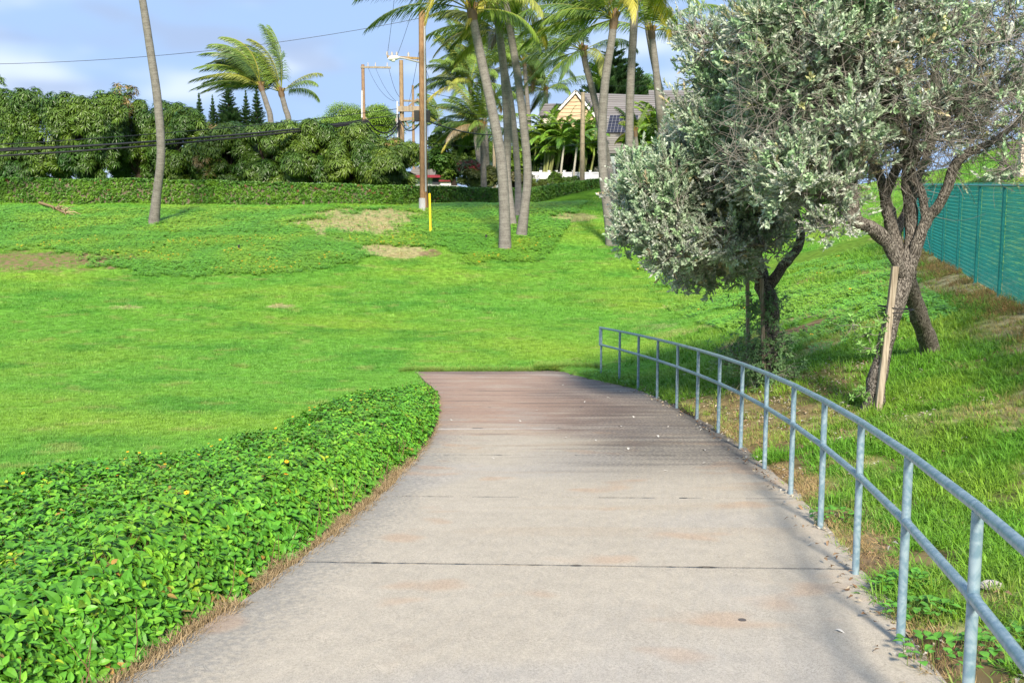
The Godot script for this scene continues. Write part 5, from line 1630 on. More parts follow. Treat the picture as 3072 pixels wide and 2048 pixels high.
func make_poles() -> void:
	var brown := Color(1.0, 0.62, 0.36)
	var r := pole("tall brown wooden utility pole standing in front of the hedge", Vector3(-4.597, 12.704, -52.4), 0.215, 0.175, Color(0.90, 0.64, 0.46))
	var cm := MB.new()
	var foot := ground(-4.63, 52.4)
	cm.tube([foot - Vector3(0, 0.3, 0), foot + Vector3(0, 0.62, 0), foot + Vector3(0, 0.66, 0)], [0.235, 0.23, 0.216], 14, Color(0.42, 0.42, 0.43))
	obj("base_sleeve", cm.mesh(), M["painted geometry"], r)
	var ri := MB.new()
	ri.tube([Vector3(-4.472, 3.425, -52.2), Vector3(-4.472, 7.85, -52.2), Vector3(-4.455, 11.759, -52.2)], [0.05, 0.05, 0.05], 8, Color(0.36, 0.37, 0.38))
	obj("conduit", ri.mesh(), M["painted geometry"], r)
	for q in [Vector3(-4.913, 7.291, -52.3), Vector3(-4.352, 7.291, -52.3)]:
		var bx := MB.new()
		bx.box(q, Vector3(0.13, 0.27, 0.12), Color(0.02, 0.02, 0.022))
		obj("junction_box", bx.mesh(), M["painted geometry"], r)
	# street lamp on a bracket arm
	var lamp := thing("street_lamp", "pale cobra-head street lamp on a bracket arm of the brown pole", "street lamp", Vector3(-4.714, 10.041, -52.4))
	var am := MB.new()
	am.tube([Vector3(-4.781, 10.019, -52.4), Vector3(-5.073, 10.052, -52.2), Vector3(-5.441, 10.111, -51.9), Vector3(-5.772, 10.143, -51.7)], [0.045, 0.042, 0.04, 0.04], 8, Color(0.5, 0.5, 0.5))
	obj("arm", am.mesh(), M["painted geometry"], lamp)
	var hm := MB.new()
	hm.tube([Vector3(-5.706, 10.122, -51.7), Vector3(-5.816, 10.122, -51.7), Vector3(-5.981, 10.084, -51.6), Vector3(-6.167, 10.046, -51.5), Vector3(-6.255, 10.025, -51.5)], [0.05, 0.10, 0.135, 0.12, 0.03], 12, Color(0.62, 0.64, 0.62))
	obj("lamp_head", hm.mesh(), M["painted geometry"], lamp)
	var lens := MB.new()
	lens.tube([Vector3(-5.938, 9.998, -51.6), Vector3(-6.087, 9.969, -51.55)], [0.10, 0.08], 10, Color(0.75, 0.76, 0.74))
	obj("lens", lens.mesh(), M["painted geometry"], lamp)
	# the framed pole behind, joined to the brown one by crossarms
	r = pole("wooden pole with crossarms left of the brown pole", Vector3(-7.174, 12.306, -66), 0.17, 0.13, Color(1.0, 0.82, 0.64))
	bar("crossarm", r, Vector3(-7.417, 9.194, -65.8), Vector3(-5.922, 9.194, -65.8), Vector2(0.17, 0.10), Color(0.95, 0.92, 0.88))
	bar("crossarm", r, Vector3(-7.568, 8.475, -65.8), Vector3(-6.437, 8.586, -65.8), Vector2(0.10, 0.09), Color(0.9, 0.85, 0.8))
	bar("crossarm", r, Vector3(-8.071, 12.525, -66), Vector3(-6.019, 12.416, -66), Vector2(0.07, 0.07), Color(0.95, 0.75, 0.45))
	bar("crossarm", r, Vector3(-7.087, 9.768, -66.2), Vector3(-6.067, 9.741, -66.2), Vector2(0.06, 0.06), Color(0.85, 0.8, 0.72))
	bar("brace", r, Vector3(-7.166, 8.973, -65.8), Vector3(-6.094, 9.87, -65.9), Vector2(0.05, 0.04), Color(0.8, 0.7, 0.6))
	bar("brace", r, Vector3(-7.527, 8.18, -65.9), Vector3(-7.122, 8.873, -65.9), Vector2(0.05, 0.04), Color(0.8, 0.8, 0.78))
	bar("brace", r, Vector3(-6.736, 8.096, -65.9), Vector3(-7.068, 8.652, -65.9), Vector2(0.05, 0.04), Color(0.8, 0.8, 0.78))
	var pipe := MB.new()
	pipe.tube([Vector3(-7.422, 5.795, -65.7), Vector3(-7.428, 9.679, -65.7)], [0.06, 0.06], 8, Color(0.55, 0.56, 0.56))
	pipe.tube([Vector3(-7.27, 5.789, -65.6), Vector3(-7.328, 7.79, -65.6), Vector3(-7.371, 8.84, -65.6)], [0.06, 0.06, 0.05], 8, Color(0.015, 0.015, 0.015))
	obj("riser_pipe", pipe.mesh(), M["painted geometry"], r)
	for q in [Vector3(-8.07, 12.58, -66), Vector3(-7.761, 12.553, -66), Vector3(-7.452, 12.553, -66), Vector3(-6.693, 12.525, -66)]:
		var im := MB.new()
		im.tube([q, q + Vector3(0, 0.14, 0), q + Vector3(0, 0.28, 0)], [0.05, 0.09, 0.04], 8, Color(0.45, 0.42, 0.4))
		obj("insulator", im.mesh(), M["painted geometry"], r)
	r = pole("far wooden pole with one long arm reaching right", Vector3(-11.995, 14.553, -82), 0.17, 0.13, Color(0.95, 0.72, 0.60))
	bar("crossarm", r, Vector3(-12.158, 14.333, -81.9), Vector3(-9.748, 14.299, -81.9), Vector2(0.07, 0.07), Color(0.9, 0.9, 0.9))
	for q in [Vector3(-11.563, 14.401, -81.9), Vector3(-10.969, 14.401, -81.9), Vector3(-10.026, 14.401, -81.9)]:
		var im := MB.new()
		im.tube([q, q + Vector3(0, 0.3, 0)], [0.05, 0.03], 7, Color(0.5, 0.45, 0.42))
		obj("insulator", im.mesh(), M["painted geometry"], r)
	var pv := MB.new()
	pv.tube([Vector3(-12.108, 10.346, -81.8), Vector3(-12.071, 12.474, -81.8)], [0.07, 0.07], 7, Color(0.6, 0.6, 0.6))
	obj("riser_pipe", pv.mesh(), M["painted geometry"], r)
	bar("brace", r, Vector3(-12.062, 10.643, -82), Vector3(-11.545, 10.022, -82), Vector2(0.04, 0.04), Color(0.95, 0.95, 0.95))
	r = pole("thin far pole seen between the wooden poles", Vector3(-9.551, 15.114, -98), 0.15, 0.12, Color(1.0, 0.8, 0.68))
	r = pole("grey wooden post with a cut top before the peach gable", Vector3(5.3, 11.578, -76), 0.20, 0.15, Color(0.95, 0.92, 0.85), "wooden_post")
	r = pole("thin grey pole rising behind the ringed palm trunk", Vector3(-1.472, 13.187, -84), 0.15, 0.12, Color(0.95, 0.92, 0.88), "wooden_post")
	# telephone cables, thick black bundles low over the hedge
	wire("cable", "uppermost thin black cable sagging left from the framed pole", Vector3(-27.894, 5.521, -50), Vector3(-7.276, 9.222, -65.8), 0.25, 0.022)
	wire("cable", "second black cable from the top of the low bundle", Vector3(-27.901, 5.415, -50), Vector3(-7.28, 8.862, -65.8), 0.45, 0.026)
	wire("cable", "thick black cable, third down in the low bundle", Vector3(-27.914, 5.225, -50), Vector3(-8.853, 8.052, -62.5), 0.2, 0.06)
	wire("cable", "thick black cable, lowest of the low bundle", Vector3(-27.93, 4.97, -50), Vector3(-8.853, 8, -62.5), 0.25, 0.055)
	wire("cable", "black cable just under the second one in the low bundle", Vector3(-27.907, 5.331, -50), Vector3(-8.851, 8.131, -62.5), 0.3, 0.035)
	wire("cable", "slack loop of black cable left of the framed pole", Vector3(-8.853, 8.052, -62.5), Vector3(-7.263, 8.454, -65.6), 0.75, 0.05)
	wire("cable", "lower slack loop of black cable left of the framed pole", Vector3(-8.986, 7.979, -62.3), Vector3(-7.265, 8.288, -65.6), 0.95, 0.045)
	wire("cable", "straight thin cable across the slack loops", Vector3(-9.476, 7.87, -62), Vector3(-7.323, 8.233, -65.6), 0.12, 0.022)
	wire("cable", "black cable drooping from the framed pole to the brown pole", Vector3(-7.263, 8.454, -65.6), Vector3(-4.695, 7.124, -52.6), 0.6, 0.04)
	wire("cable", "black cable running right from the brown pole behind the palms", Vector3(-4.542, 7.103, -52.4), Vector3(0.763, 8.579, -74), 0.5, 0.04)
	wire("overhead_wire", "high single wire crossing the sky on the left", Vector3(-27.144, 9.195, -48), Vector3(-4.535, 12.23, -52.4), 0.6, 0.012)
	wire("overhead_wire", "wire from the brown pole down to the grey post", Vector3(-4.528, 8.533, -52.4), Vector3(5.272, 10.941, -76), 0.5, 0.012)
	wire("overhead_wire", "lower wire from the brown pole towards the house", Vector3(-4.534, 7.874, -52.4), Vector3(5.28, 9.984, -76), 0.5, 0.012)
	wire("overhead_wire", "lowest thin wire crossing behind the palm trunks", Vector3(-4.539, 7.39, -52.4), Vector3(11.806, 10.221, -80), 0.5, 0.012)
	wire("overhead_wire", "thin wire low across the garden palms", Vector3(-4.561, 5.979, -53), Vector3(7.18, 8.229, -78), 0.4, 0.01)
	wire("overhead_wire", "high wire running right past the crossing trunks", Vector3(-4.514, 9.888, -52.4), Vector3(14.496, 12.837, -80), 0.6, 0.01)
	wire("overhead_wire", "steep wire hanging from the far pole's arm", Vector3(-10.971, 14.299, -81.9), Vector3(-7.182, 9.495, -66), 0.5, 0.012)
	wire("overhead_wire", "steep wire beside it from the arm's left part", Vector3(-11.565, 14.299, -81.9), Vector3(-7.659, 9.716, -66), 0.5, 0.012)
	wire("overhead_wire", "wire dropping from the end of the far pole's arm", Vector3(-9.889, 14.231, -81.9), Vector3(-7.233, 9.91, -66), 0.4, 0.016)
	wire("overhead_wire", "wire rising from the framed pole past the lamp head", Vector3(-8.07, 12.58, -66), Vector3(-6.655, 14.316, -58), 0.1, 0.012)
	wire("overhead_wire", "wire rising from the framed pole to the brown pole top", Vector3(-7.452, 12.553, -66), Vector3(-5.218, 12.998, -54), 0.1, 0.012)
	wire("overhead_wire", "long wire from the brown pole top to the crossarm", Vector3(-4.666, 11.167, -52.5), Vector3(-6.729, 9.495, -66), 0.1, 0.012)
	wire("overhead_wire", "stay wire slanting right from the brown pole", Vector3(-4.513, 10.019, -52.4), Vector3(-4.569, 9.484, -60), 0.15, 0.012)
	# guy wire with its yellow guard
	var ga: Vector3 = ground(-3.62, 44.5)
	wire("overhead_wire", "guy wire running up from the yellow guard to the brown pole", ga, Vector3(-4.426, 11.131, -52.3), 0.0, 0.01)
	var gm := MB.new()
	var gt: Vector3 = Vector3(-4.426, 11.131, -52.3)
	var gd := (gt - ga).normalized()
	gm.tube([ga - gd * 0.1, ga + gd * 2.35], [0.05, 0.05], 10, Color(0.80, 0.56, 0.01))
	tag(obj("guy_guard", gm.mesh(), M["painted geometry"]), "bright yellow plastic guard on the guy wire by the pole", "guy guard")

# ---------------------------------------------------------------- houses
# a roof plane laid in overlapping courses between an eave line and a ridge line
func courses(root: Node3D, eave0: Vector3, eave1: Vector3, ridge0: Vector3, ridge1: Vector3, n: int, col: Color) -> void:
	var up := (ridge0 - eave0).cross(eave1 - eave0).normalized()
	if up.y < 0: up = -up
	for k in n:
		var t0 := float(k) / n
		var t1 := (k + 1.12) / n
		var a := eave0.lerp(ridge0, t0) + up * 0.06
		var b := eave1.lerp(ridge1, t0) + up * 0.06
		var c := eave1.lerp(ridge1, minf(t1, 1.0)) + up * 0.015
		var d := eave0.lerp(ridge0, minf(t1, 1.0)) + up * 0.015
		var m := MB.new()
		var cc := col * rng.randf_range(0.88, 1.1)
		m.quad(a, d, c, b, cc)
		m.quad(a - up * 0.06, a, b, b - up * 0.06, cc * 0.9)
		obj("roof_course", m.mesh(), M["painted geometry"], root)

func slab(called: String, root: Node3D, pts: Array, thick: Vector3, col: Color, mt := "painted geometry") -> MeshInstance3D:
	# a flat polygon with thickness
	var m := MB.new()
	var n := pts.size()
	for k in range(1, n - 1):
		m.tri(pts[0], pts[k], pts[k + 1], col)
		m.tri(pts[0] + thick, pts[k + 1] + thick, pts[k] + thick, col)
	for k in n:
		var a: Vector3 = pts[k]
		var b: Vector3 = pts[(k + 1) % n]
		m.quad(a, a + thick, b + thick, b, col)
	return obj(called, m.mesh(), M[mt], root)

func make_houses() -> void:
	rng.seed = 71
	var grey := Color(0.20, 0.185, 0.18)
	var back := Vector3(0, 0, -0.2)
	# the large house with the peach gable
	var h := thing("gabled_house", "large house with grey tiled roofs, a peach gable and solar panels", "house", ground(8.0, 86.0))
	var gl: Vector3 = Vector3(3.468, 10.866, -86)
	var gr: Vector3 = Vector3(7.01, 10.866, -86)
	var ap: Vector3 = Vector3(5.371, 12.959, -86)
	var deep := Vector3(2.0, 0, -7.0)
	slab("gable_wall", h, [Vector3(gl.x, 3.6, gl.z), gl, ap, gr, Vector3(gr.x, 3.6, gr.z)], back, Color(0.58, 0.42, 0.27))
	for k in 7:
		var t := (k + 0.5) / 7.0
		bar("siding_board", h, gl.lerp(ap, t) + Vector3(0.25, 0, 0.03), gr.lerp(ap, t) + Vector3(-0.25, 0, 0.03), Vector2(0.09, 0.02), Color(0.60, 0.44, 0.28) * (1.0 if k % 2 else 0.93), "painted geometry")
	bar("barge_board", h, gl + Vector3(-0.2, -0.15, 0.25), ap + Vector3(0, 0.02, 0.25), Vector2(0.12, 0.04), Color(0.78, 0.76, 0.74), "painted geometry")
	bar("barge_board", h, gr + Vector3(0.2, -0.15, 0.25), ap + Vector3(0, 0.02, 0.25), Vector2(0.12, 0.04), Color(0.78, 0.76, 0.74), "painted geometry")
	courses(h, gl + Vector3(-0.3, -0.1, 0.4), gl + deep, ap + Vector3(0, 0.12, 0.4), ap + deep, 9, grey)
	courses(h, gr + Vector3(0.3, -0.1, 0.4), gr + deep, ap + Vector3(0, 0.12, 0.4), ap + deep, 9, grey)
	# the long main roof to the right, and the stepped one beyond
	courses(h, Vector3(6.309, 10.827, -87), Vector3(13.212, 10.973, -87), Vector3(6.122, 13.373, -90), Vector3(12.479, 13.147, -90), 11, grey)
	courses(h, Vector3(11.997, 11.134, -88.5), Vector3(17.619, 10.985, -88.5), Vector3(12.355, 13.865, -92), Vector3(18.258, 13.865, -92), 11, grey * 0.95)
	slab("wall", h, [Vector3(6.517, 10.932, -87.3), Vector3(17.598, 11.049, -88.4), Vector3(17.9, 3.2, -88.4), Vector3(6.6, 3.2, -87.3)], back, Color(0.50, 0.46, 0.40))
	# lower roof on the left
	courses(h, Vector3(2.265, 11.154, -88), Vector3(4.681, 11.154, -88), Vector3(2.93, 12.43, -90), Vector3(4.78, 12.43, -90), 5, grey)
	slab("wall", h, [Vector3(2.424, 11.187, -88.3), Vector3(4.318, 11.187, -88.3), Vector3(4.4, 3.2, -88.3), Vector3(2.5, 3.2, -88.3)], back, Color(0.55, 0.50, 0.44))
	# the low wing with solar panels
	courses(h, Vector3(6.821, 7.585, -80), Vector3(11.851, 7.585, -80), Vector3(7.62, 10.543, -83), Vector3(12.248, 10.543, -83), 15, Color(0.215, 0.205, 0.19))
	slab("wall", h, [Vector3(7.202, 7.615, -80.4), Vector3(11.91, 7.615, -80.4), Vector3(12.1, 3.2, -80.4), Vector3(7.3, 3.2, -80.4)], back, Color(0.62, 0.64, 0.64))
	bar("gutter", h, Vector3(6.745, 7.476, -79.9), Vector3(11.907, 7.476, -79.9), Vector2(0.10, 0.08), Color(0.16, 0.15, 0.15), "painted geometry")
	bar("downpipe", h, Vector3(8.316, 7.388, -80.1), Vector3(8.306, 5.343, -80.1), Vector2(0.05, 0.05), Color(0.06, 0.05, 0.05), "painted geometry")
	for q in [[7.337, 7.648], [7.821, 8.167], [8.479, 8.894], [8.998, 9.483]]:
		var lo := 5.338
		var hi := 7.313
		var wn := slab("window", h, [Vector3(q[0], lo, -80.15), Vector3(q[0], hi, -80.15), Vector3(q[1], hi, -80.15), Vector3(q[1], lo, -80.15)], Vector3(0, 0, -0.05), Color(0.30, 0.36, 0.36))
		bar("frame", wn, Vector3(q[0], hi, -80.1), Vector3(q[1], hi, -80.1), Vector2(0.05, 0.04), Color(0.75, 0.76, 0.76), "painted geometry")
		bar("frame", wn, Vector3(q[0], lo, -80.1), Vector3(q[0], hi, -80.1), Vector2(0.04, 0.05), Color(0.75, 0.76, 0.76), "painted geometry")
	var slope: Vector3 = (Vector3(7.62, 10.543, -83) - Vector3(6.821, 7.585, -80)).normalized()
	var upn: Vector3 = slope.cross(Vector3.LEFT).normalized()
	if upn.y < 0: upn = -upn
	for a in [Vector3(7.592, 8.999, -81.4), Vector3(8.782, 8.999, -81.4)]:
		var t := 2.2
		var wide := 1.14
		var lift := upn * 0.18
		var sp := slab("solar_panel", h, [a + lift, a + lift + slope * t, a + lift + slope * t + Vector3(wide, 0, 0), a + lift + Vector3(wide, 0, 0)], -upn * 0.05, Color(0.012, 0.016, 0.04))
		for k in 7:
			bar("grid_line", sp, a + lift * 1.08 + slope * t * k / 6.0, a + lift * 1.08 + slope * t * k / 6.0 + Vector3(wide, 0, 0), Vector2(0.006, 0.012), Color(0.22, 0.23, 0.26), "painted geometry")
		for k in 5:
			bar("grid_line", sp, a + lift * 1.08 + Vector3(wide * k / 4.0, 0, 0), a + lift * 1.08 + Vector3(wide * k / 4.0, 0, 0) + slope * t, Vector2(0.006, 0.012), Color(0.22, 0.23, 0.26), "painted geometry")
	for k in 6:
		bar("balustrade_bar", h, Vector3(9.486 + k * 0.174, 5.252, -79.6), Vector3(9.486 + k * 0.174, 6.202, -79.6), Vector2(0.03, 0.03), Color(0.75, 0.75, 0.74), "painted geometry")
	bar("balustrade_rail", h, Vector3(9.342, 6.202, -79.6), Vector3(10.51, 6.202, -79.6), Vector2(0.04, 0.05), Color(0.75, 0.75, 0.74), "painted geometry")
	# the small house with the red fascia
	var s := thing("red_trimmed_house", "small white house with a grey roof and dark red fascia", "house", ground(-7.6, 96.0))
	slab("wall", s, [Vector3(-9.784, 6.49, -96), Vector3(-5.804, 6.49, -96), Vector3(-5.9, 3.4, -96), Vector3(-9.9, 3.4, -96)], back, Color(0.60, 0.61, 0.62))
	courses(s, Vector3(-9.867, 6.368, -95.2), Vector3(-5.344, 6.449, -95.2), Vector3(-9.653, 7.443, -99), Vector3(-7.005, 7.443, -99), 5, Color(0.21, 0.19, 0.165))
	bar("fascia", s, Vector3(-9.858, 6.322, -95.1), Vector3(-5.298, 6.363, -95.1), Vector2(0.13, 0.05), Color(0.24, 0.015, 0.03), "painted geometry")
	slab("upper_gable", s, [Vector3(-9.133, 7.342, -98), Vector3(-8.281, 8.009, -98), Vector3(-7.104, 7.301, -98)], back, Color(0.16, 0.14, 0.12))
	bar("barge_board", s, Vector3(-8.264, 7.955, -97.8), Vector3(-6.921, 7.206, -97.8), Vector2(0.10, 0.05), Color(0.30, 0.02, 0.03), "painted geometry")
	var wd := slab("window", s, [Vector3(-7.571, 5.575, -95.7), Vector3(-7.565, 6.229, -95.7), Vector3(-6.945, 6.229, -95.7), Vector3(-6.95, 5.575, -95.7)], back * 0.2, Color(0.03, 0.035, 0.045))
	bar("frame", wd, Vector3(-7.604, 5.571, -95.6), Vector3(-6.902, 5.571, -95.6), Vector2(0.05, 0.04), Color(0.05, 0.05, 0.05), "painted geometry")
	var gw := thing("garden_wall", "white rendered garden wall with a dark red coping beside the small house", "wall", ground(-5.8, 90.0))
	slab("wall", gw, [Vector3(-6.378, 5.648, -90), Vector3(-5.211, 5.648, -90), Vector3(-5.2, 3.4, -90), Vector3(-6.5, 3.4, -90)], back, Color(0.80, 0.80, 0.81))
	bar("coping", gw, Vector3(-6.526, 5.682, -89.9), Vector3(-5.439, 5.682, -89.9), Vector2(0.08, 0.12), Color(0.26, 0.02, 0.03), "painted geometry")
	var lw := thing("low_wall", "low grey boundary wall behind the hedge by the brown pole", "wall", ground(-6.2, 76.0))
	slab("wall", lw, [Vector3(-6.308, 4.763, -76), Vector3(-4.009, 4.698, -76), Vector3(-4.0, 3.2, -76), Vector3(-6.4, 3.2, -76)], back, Color(0.36, 0.37, 0.36))
	# a white wall end glimpsed between trunks
	var wh := thing("white_house", "sliver of a white gabled house between the palm trunks", "house", ground(-2.2, 108.0))
	slab("wall", wh, [Vector3(-2.468, 8.477, -108), Vector3(-2.418, 9.852, -108), Vector3(-1.859, 10.493, -108), Vector3(-1.209, 9.852, -108), Vector3(-1.211, 8.477, -108), Vector3(-1.2, 3.6, -108), Vector3(-2.5, 3.6, -108)], Vector3(0, 0, -3.0), Color(0.80, 0.81, 0.83))
	courses(wh, Vector3(-2.597, 9.692, -107.7), Vector3(-2.677, 9.94, -111), Vector3(-1.853, 10.514, -107.7), Vector3(-1.91, 10.786, -111), 3, grey)
	# white panel fence in front of the garden
	var f := thing("white_panel_fence", "white vinyl panel fence with capped posts in front of the garden palms", "fence", ground(5.0, 78.6))
	var cols := [1.222, 2.24, 2.885, 3.462, 4.073, 4.785, 5.498, 6.109, 6.856, 7.602, 8.349, 9.096]
	for k in cols.size():
		var d: float = 78.6
		var p := Vector3(cols[k], 5.91 - (0.0 if k < 9 else 0.31), -d)
		var g := land(p.x, d)
		var m := MB.new()
		m.box(Vector3(p.x, (g + p.y) * 0.5 - 0.1, -d), Vector3(0.085, (p.y - g) * 0.5 + 0.1, 0.085), Color(0.80, 0.81, 0.84))
		var po := obj("post", m.mesh(), M["painted geometry"], f)
		var cap := MB.new()
		cap.box(Vector3(p.x, p.y + 0.03, -d), Vector3(0.11, 0.035, 0.11), Color(0.82, 0.83, 0.85))
		obj("cap", cap.mesh(), M["painted geometry"], po)
		if k < cols.size() - 1:
			var q := Vector3(cols[k + 1], 5.91 - (0.0 if k + 1 < 9 else 0.31), -d)
			if k == 0:
				for s2 in 9:
					var t := s2 / 8.0
					var xa := lerpf(p.x, q.x, t)
					bar("lattice_strip", f, Vector3(xa, p.y - 0.05, -d + 0.02), Vector3(clampf(xa + 0.6, p.x, q.x), p.y - 0.05 - minf(0.6, q.x - xa), -d + 0.02), Vector2(0.02, 0.012), Color(0.8, 0.8, 0.82), "painted geometry")
					bar("lattice_strip", f, Vector3(xa, p.y - 0.05, -d + 0.05), Vector3(clampf(xa - 0.6, p.x, q.x), p.y - 0.05 - minf(0.6, xa - p.x), -d + 0.05), Vector2(0.02, 0.012), Color(0.8, 0.8, 0.82), "painted geometry")
			else:
				slab("panel", f, [Vector3(p.x, p.y - 0.16, -d), Vector3(q.x, q.y - 0.16, -d), Vector3(q.x, g - 0.1, -d), Vector3(p.x, g - 0.1, -d)], Vector3(0, 0, -0.03), Color(0.70, 0.72, 0.78))
				bar("rail", f, Vector3(p.x, p.y - 0.12, -d), Vector3(q.x, q.y - 0.12, -d), Vector2(0.05, 0.05), Color(0.82, 0.83, 0.86), "painted geometry")
	# the porch glimpsed through the twigs on the right
	var ph := thing("porch_house", "beige house corner with a white porch column seen through the twigs", "house", ground(16.6, 33.0))
	slab("wall", ph, [Vector3(16.95, 3.0, -33.6), Vector3(16.95, 6.0, -33.6), Vector3(22.0, 6.0, -33.6), Vector3(22.0, 3.0, -33.6)], Vector3(0, 0, -0.2), Color(0.60, 0.50, 0.41))
	bar("column", ph, Vector3(16.45, 3.0, -33.2), Vector3(16.45, 5.9, -33.2), Vector2(0.12, 0.12), Color(0.78, 0.78, 0.76), "painted geometry")
	bar("eave", ph, Vector3(15.9, 6.0, -33.0), Vector3(22.0, 6.0, -33.0), Vector2(0.14, 0.6), Color(0.75, 0.72, 0.66), "painted geometry")
	courses(ph, Vector3(15.8, 6.1, -32.4), Vector3(22, 6.1, -32.4), Vector3(17.5, 7.4, -35.5), Vector3(22, 7.4, -35.5), 8, grey)

# ---------------------------------------------------------------- small things
func make_small() -> void:
	rng.seed = 81
	# a dead frond lying on the bank
	var fr := thing("fallen_frond", "dead brown palm frond lying on the bank left of the lone palm", "palm frond", ground(-23.5, 51.0))
	var a: Vector3 = ground(-24.58, 52.22)
	var b: Vector3 = ground(-21.41, 48.1)
	var fm := MB.new()
	fm.tube([a + Vector3(0, 0.25, 0), a.lerp(b, 0.5) + Vector3(0, 0.3, 0), b + Vector3(0, 0.2, 0)], [0.08, 0.06, 0.03], 6, Color(0.27, 0.18, 0.09))
	obj("stalk", fm.mesh(), M["painted geometry"], fr)
	for k in 26:
		var t := rng.randf_range(0.45, 1.0)
		var p := a.lerp(b, t) + Vector3(0, 0.22, 0)
		var m := MB.new()
		var dirv := Vector3(rng.randf_range(0.2, 1.0), rng.randf_range(-0.2, 0.55), rng.randf_range(0.0, 1.0)).normalized()
		m.tube([p, p + dirv * 0.5, p + dirv * 0.9 + Vector3(0, -0.2, 0)], [0.03, 0.025, 0.006], 3, Color(0.36, 0.27, 0.15) * rng.randf_range(0.7, 1.3), false)
		obj("leaflet", m.mesh(), M["painted geometry"], fr)
	# sprinkler risers
	for q in [[ground(-10.99, 40.18), "black sprinkler riser on the far bank below the lone palm"], [ground(-1.13, 43.88), "black sprinkler riser left of the ringed palm's foot"]]:
		var p: Vector3 = q[0]
		var m := MB.new()
		m.tube([p - Vector3(0, 0.05, 0), p + Vector3(0, 0.16, 0), p + Vector3(0, 0.17, 0), p + Vector3(0, 0.24, 0)], [0.035, 0.035, 0.055, 0.05], 8, Color(0.02, 0.02, 0.02))
		tag(obj("sprinkler_head", m.mesh(), M["painted geometry"]), q[1], "sprinkler")
	# broad-leaved weeds along the railing
	var k := 0
	for q in [[1.98, 4.35, 0.26, "leafy weed spilling onto the concrete at the second nearest post"], [2.30, 4.35, 0.26, "round-leaved weed clump in the grass right of the nearest posts"], [2.36, 7.15, 0.22, "small leafy weed at the foot of a post mid-railing"], [1.62, 18.6, 0.40, "creeping weed over the far corner of the path"], [1.86, 16.9, 0.30, "green weed at a post near the far end"], [2.1, 4.95, 0.18, "sprouting weed just behind the second nearest post"], [2.2, 5.4, 0.16, "tiny weed by the brown straw patch"]]:
		var c := ground(q[0], q[1])
		var root := thing("weed_plant", q[3], "weed", c)
		var n := 60
		for s in n:
			var an := s * 2.4
			var r: float = q[2] * sqrt(float(s) / n)
			var x: float = q[0] + cos(an) * r
			var d: float = q[1] + sin(an) * r * 0.8
			if on_path(x, d, 0.09): continue
			var base := Vector3(x, maxf(land(x, d), path_y(d)), -d)
			var hh := 0.015 + 0.05 * (1.0 - float(s) / n) + 0.03 * rng.randf()
			var m := MB.new()
			m.tube([base, base + Vector3(0, hh, 0)], [0.0022, 0.0016], 3, Color(0.12, 0.2, 0.04), false)
			var dirv := Vector3(cos(an + rng.randf_range(-1, 1)), rng.randf_range(0.0, 0.7), -sin(an + rng.randf_range(-1, 1))).normalized()
			var l := rng.randf_range(0.035, 0.058)
			m.leaf(base + Vector3(0, hh, 0), dirv, Vector3.UP, l, l * 0.8, Color(0.10, 0.29, 0.03) * rng.randf_range(0.75, 1.25), 0.25, 0.3)
			obj("leaf", m.mesh(), M["groundcover leaf"], root)
	# pale leaves fallen on the concrete
	var lf := MB.new()
	lf.leaf(Vector3(-0.025, 0.004, 0), Vector3(1, 0.05, 0).normalized(), Vector3.UP, 0.055, 0.02, Color(1, 1, 1), 0.5, 0.25)
	var mesh := lf.mesh()
	var pale := mat("pale fallen leaf", Color(0.56, 0.53, 0.48), 0.8)
	for q in [[0.62, 11.3], [0.95, 11.1], [1.25, 10.5], [1.7, 11.4], [1.95, 12.2], [0.1, 12.7], [1.1, 14.8], [1.62, 13.1], [1.35, 12.2], [1.9, 9.6], [1.45, 9.2], [0.35, 13.8], [1.78, 16.2], [0.9, 17.2], [-0.8, 12.8], [1.15, 8.9], [1.62, 4.72], [2.05, 10.4], [1.5, 15.3], [-0.2, 9.9]]:
		var o := obj("fallen_leaf", mesh, pale)
		o.transform = turned(Vector3(q[0], path_y(q[1]) + 0.004, -q[1]), Vector3.UP, rng.randf_range(0.6, 1.5))
		tag(o, "small pale dry leaf lying on the concrete path", "leaf", "dry leaves scattered on the path")
	# a pale stone in the grass
	var stone := SphereMesh.new()
	stone.radius = 0.045
	stone.height = 0.09
	stone.radial_segments = 14
	stone.rings = 8
	var arrs := stone.get_mesh_arrays()
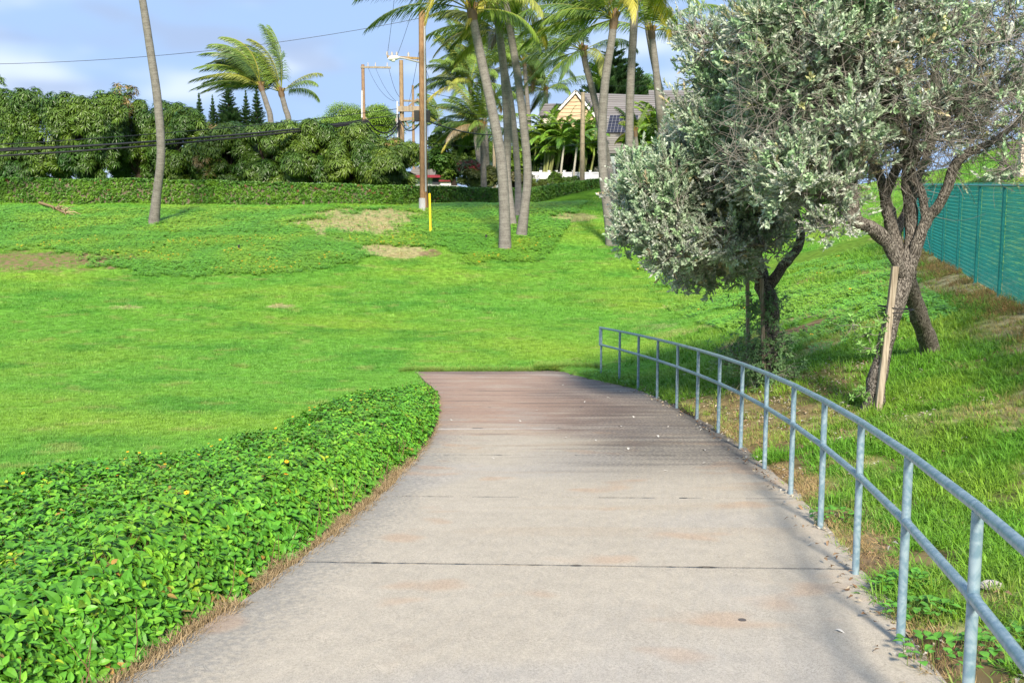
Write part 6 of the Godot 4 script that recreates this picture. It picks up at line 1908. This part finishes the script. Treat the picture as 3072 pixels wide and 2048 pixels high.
	var sv: PackedVector3Array = arrs[Mesh.ARRAY_VERTEX]
	var sn: PackedVector3Array = arrs[Mesh.ARRAY_NORMAL]
	for q in sv.size():
		sv[q] = sv[q] * Vector3(1.5, 0.6, 1.0) * (1.0 + 0.5 * noise.get_noise_3dv(sv[q] * 160.0))
	arrs[Mesh.ARRAY_VERTEX] = sv
	var sm := ArrayMesh.new()
	sm.add_surface_from_arrays(Mesh.PRIMITIVE_TRIANGLES, arrs)
	var st := obj("pale_stone", sm, mat("pale stone", Color(0.42, 0.39, 0.35), 0.9))
	st.position = ground(2.62, 5.25) + Vector3(0, 0.02, 0)
	tag(st, "pale flat stone lying in the grass right of the nearest posts", "stone")
	# a flat dark pebble-sized disc set in the near slab
	var dk := MB.new()
	dk.tube([Vector3(1.18, path_y(4.9) - 0.002, -4.9), Vector3(1.18, path_y(4.9) + 0.003, -4.9)], [0.022, 0.02], 14, Color(0.10, 0.085, 0.075))
	tag(obj("metal_disc", dk.mesh(), M["painted geometry"]), "small dark disc set flat in the near concrete slab", "disc")

func _ready() -> void:
	noise.seed = 3
	noise.noise_type = FastNoiseLite.TYPE_SIMPLEX_SMOOTH
	noise.frequency = 0.05
	noise.fractal_octaves = 3
	fine.seed = 17
	fine.noise_type = FastNoiseLite.TYPE_SIMPLEX
	fine.frequency = 0.11
	fine.fractal_octaves = 2
	rng.seed = 7
	camera_and_light()
	var t0 := Time.get_ticks_msec()
	materials()
	print("materials ", Time.get_ticks_msec() - t0)
	make_ground()
	make_path()
	print("ground ", Time.get_ticks_msec() - t0)
	make_hedge()
	make_houses()
	make_trees()
	print("trees ", Time.get_ticks_msec() - t0)
	make_palms()
	make_poles()
	print("palms ", Time.get_ticks_msec() - t0)
	make_buttonwoods()
	print("buttonwoods ", Time.get_ticks_msec() - t0)
	make_fence()
	make_railing()
	rng.seed = 91
	make_bed()
	print("bed ", Time.get_ticks_msec() - t0)
	rng.seed = 92
	make_grass()
	make_small()
	print("all ", Time.get_ticks_msec() - t0)
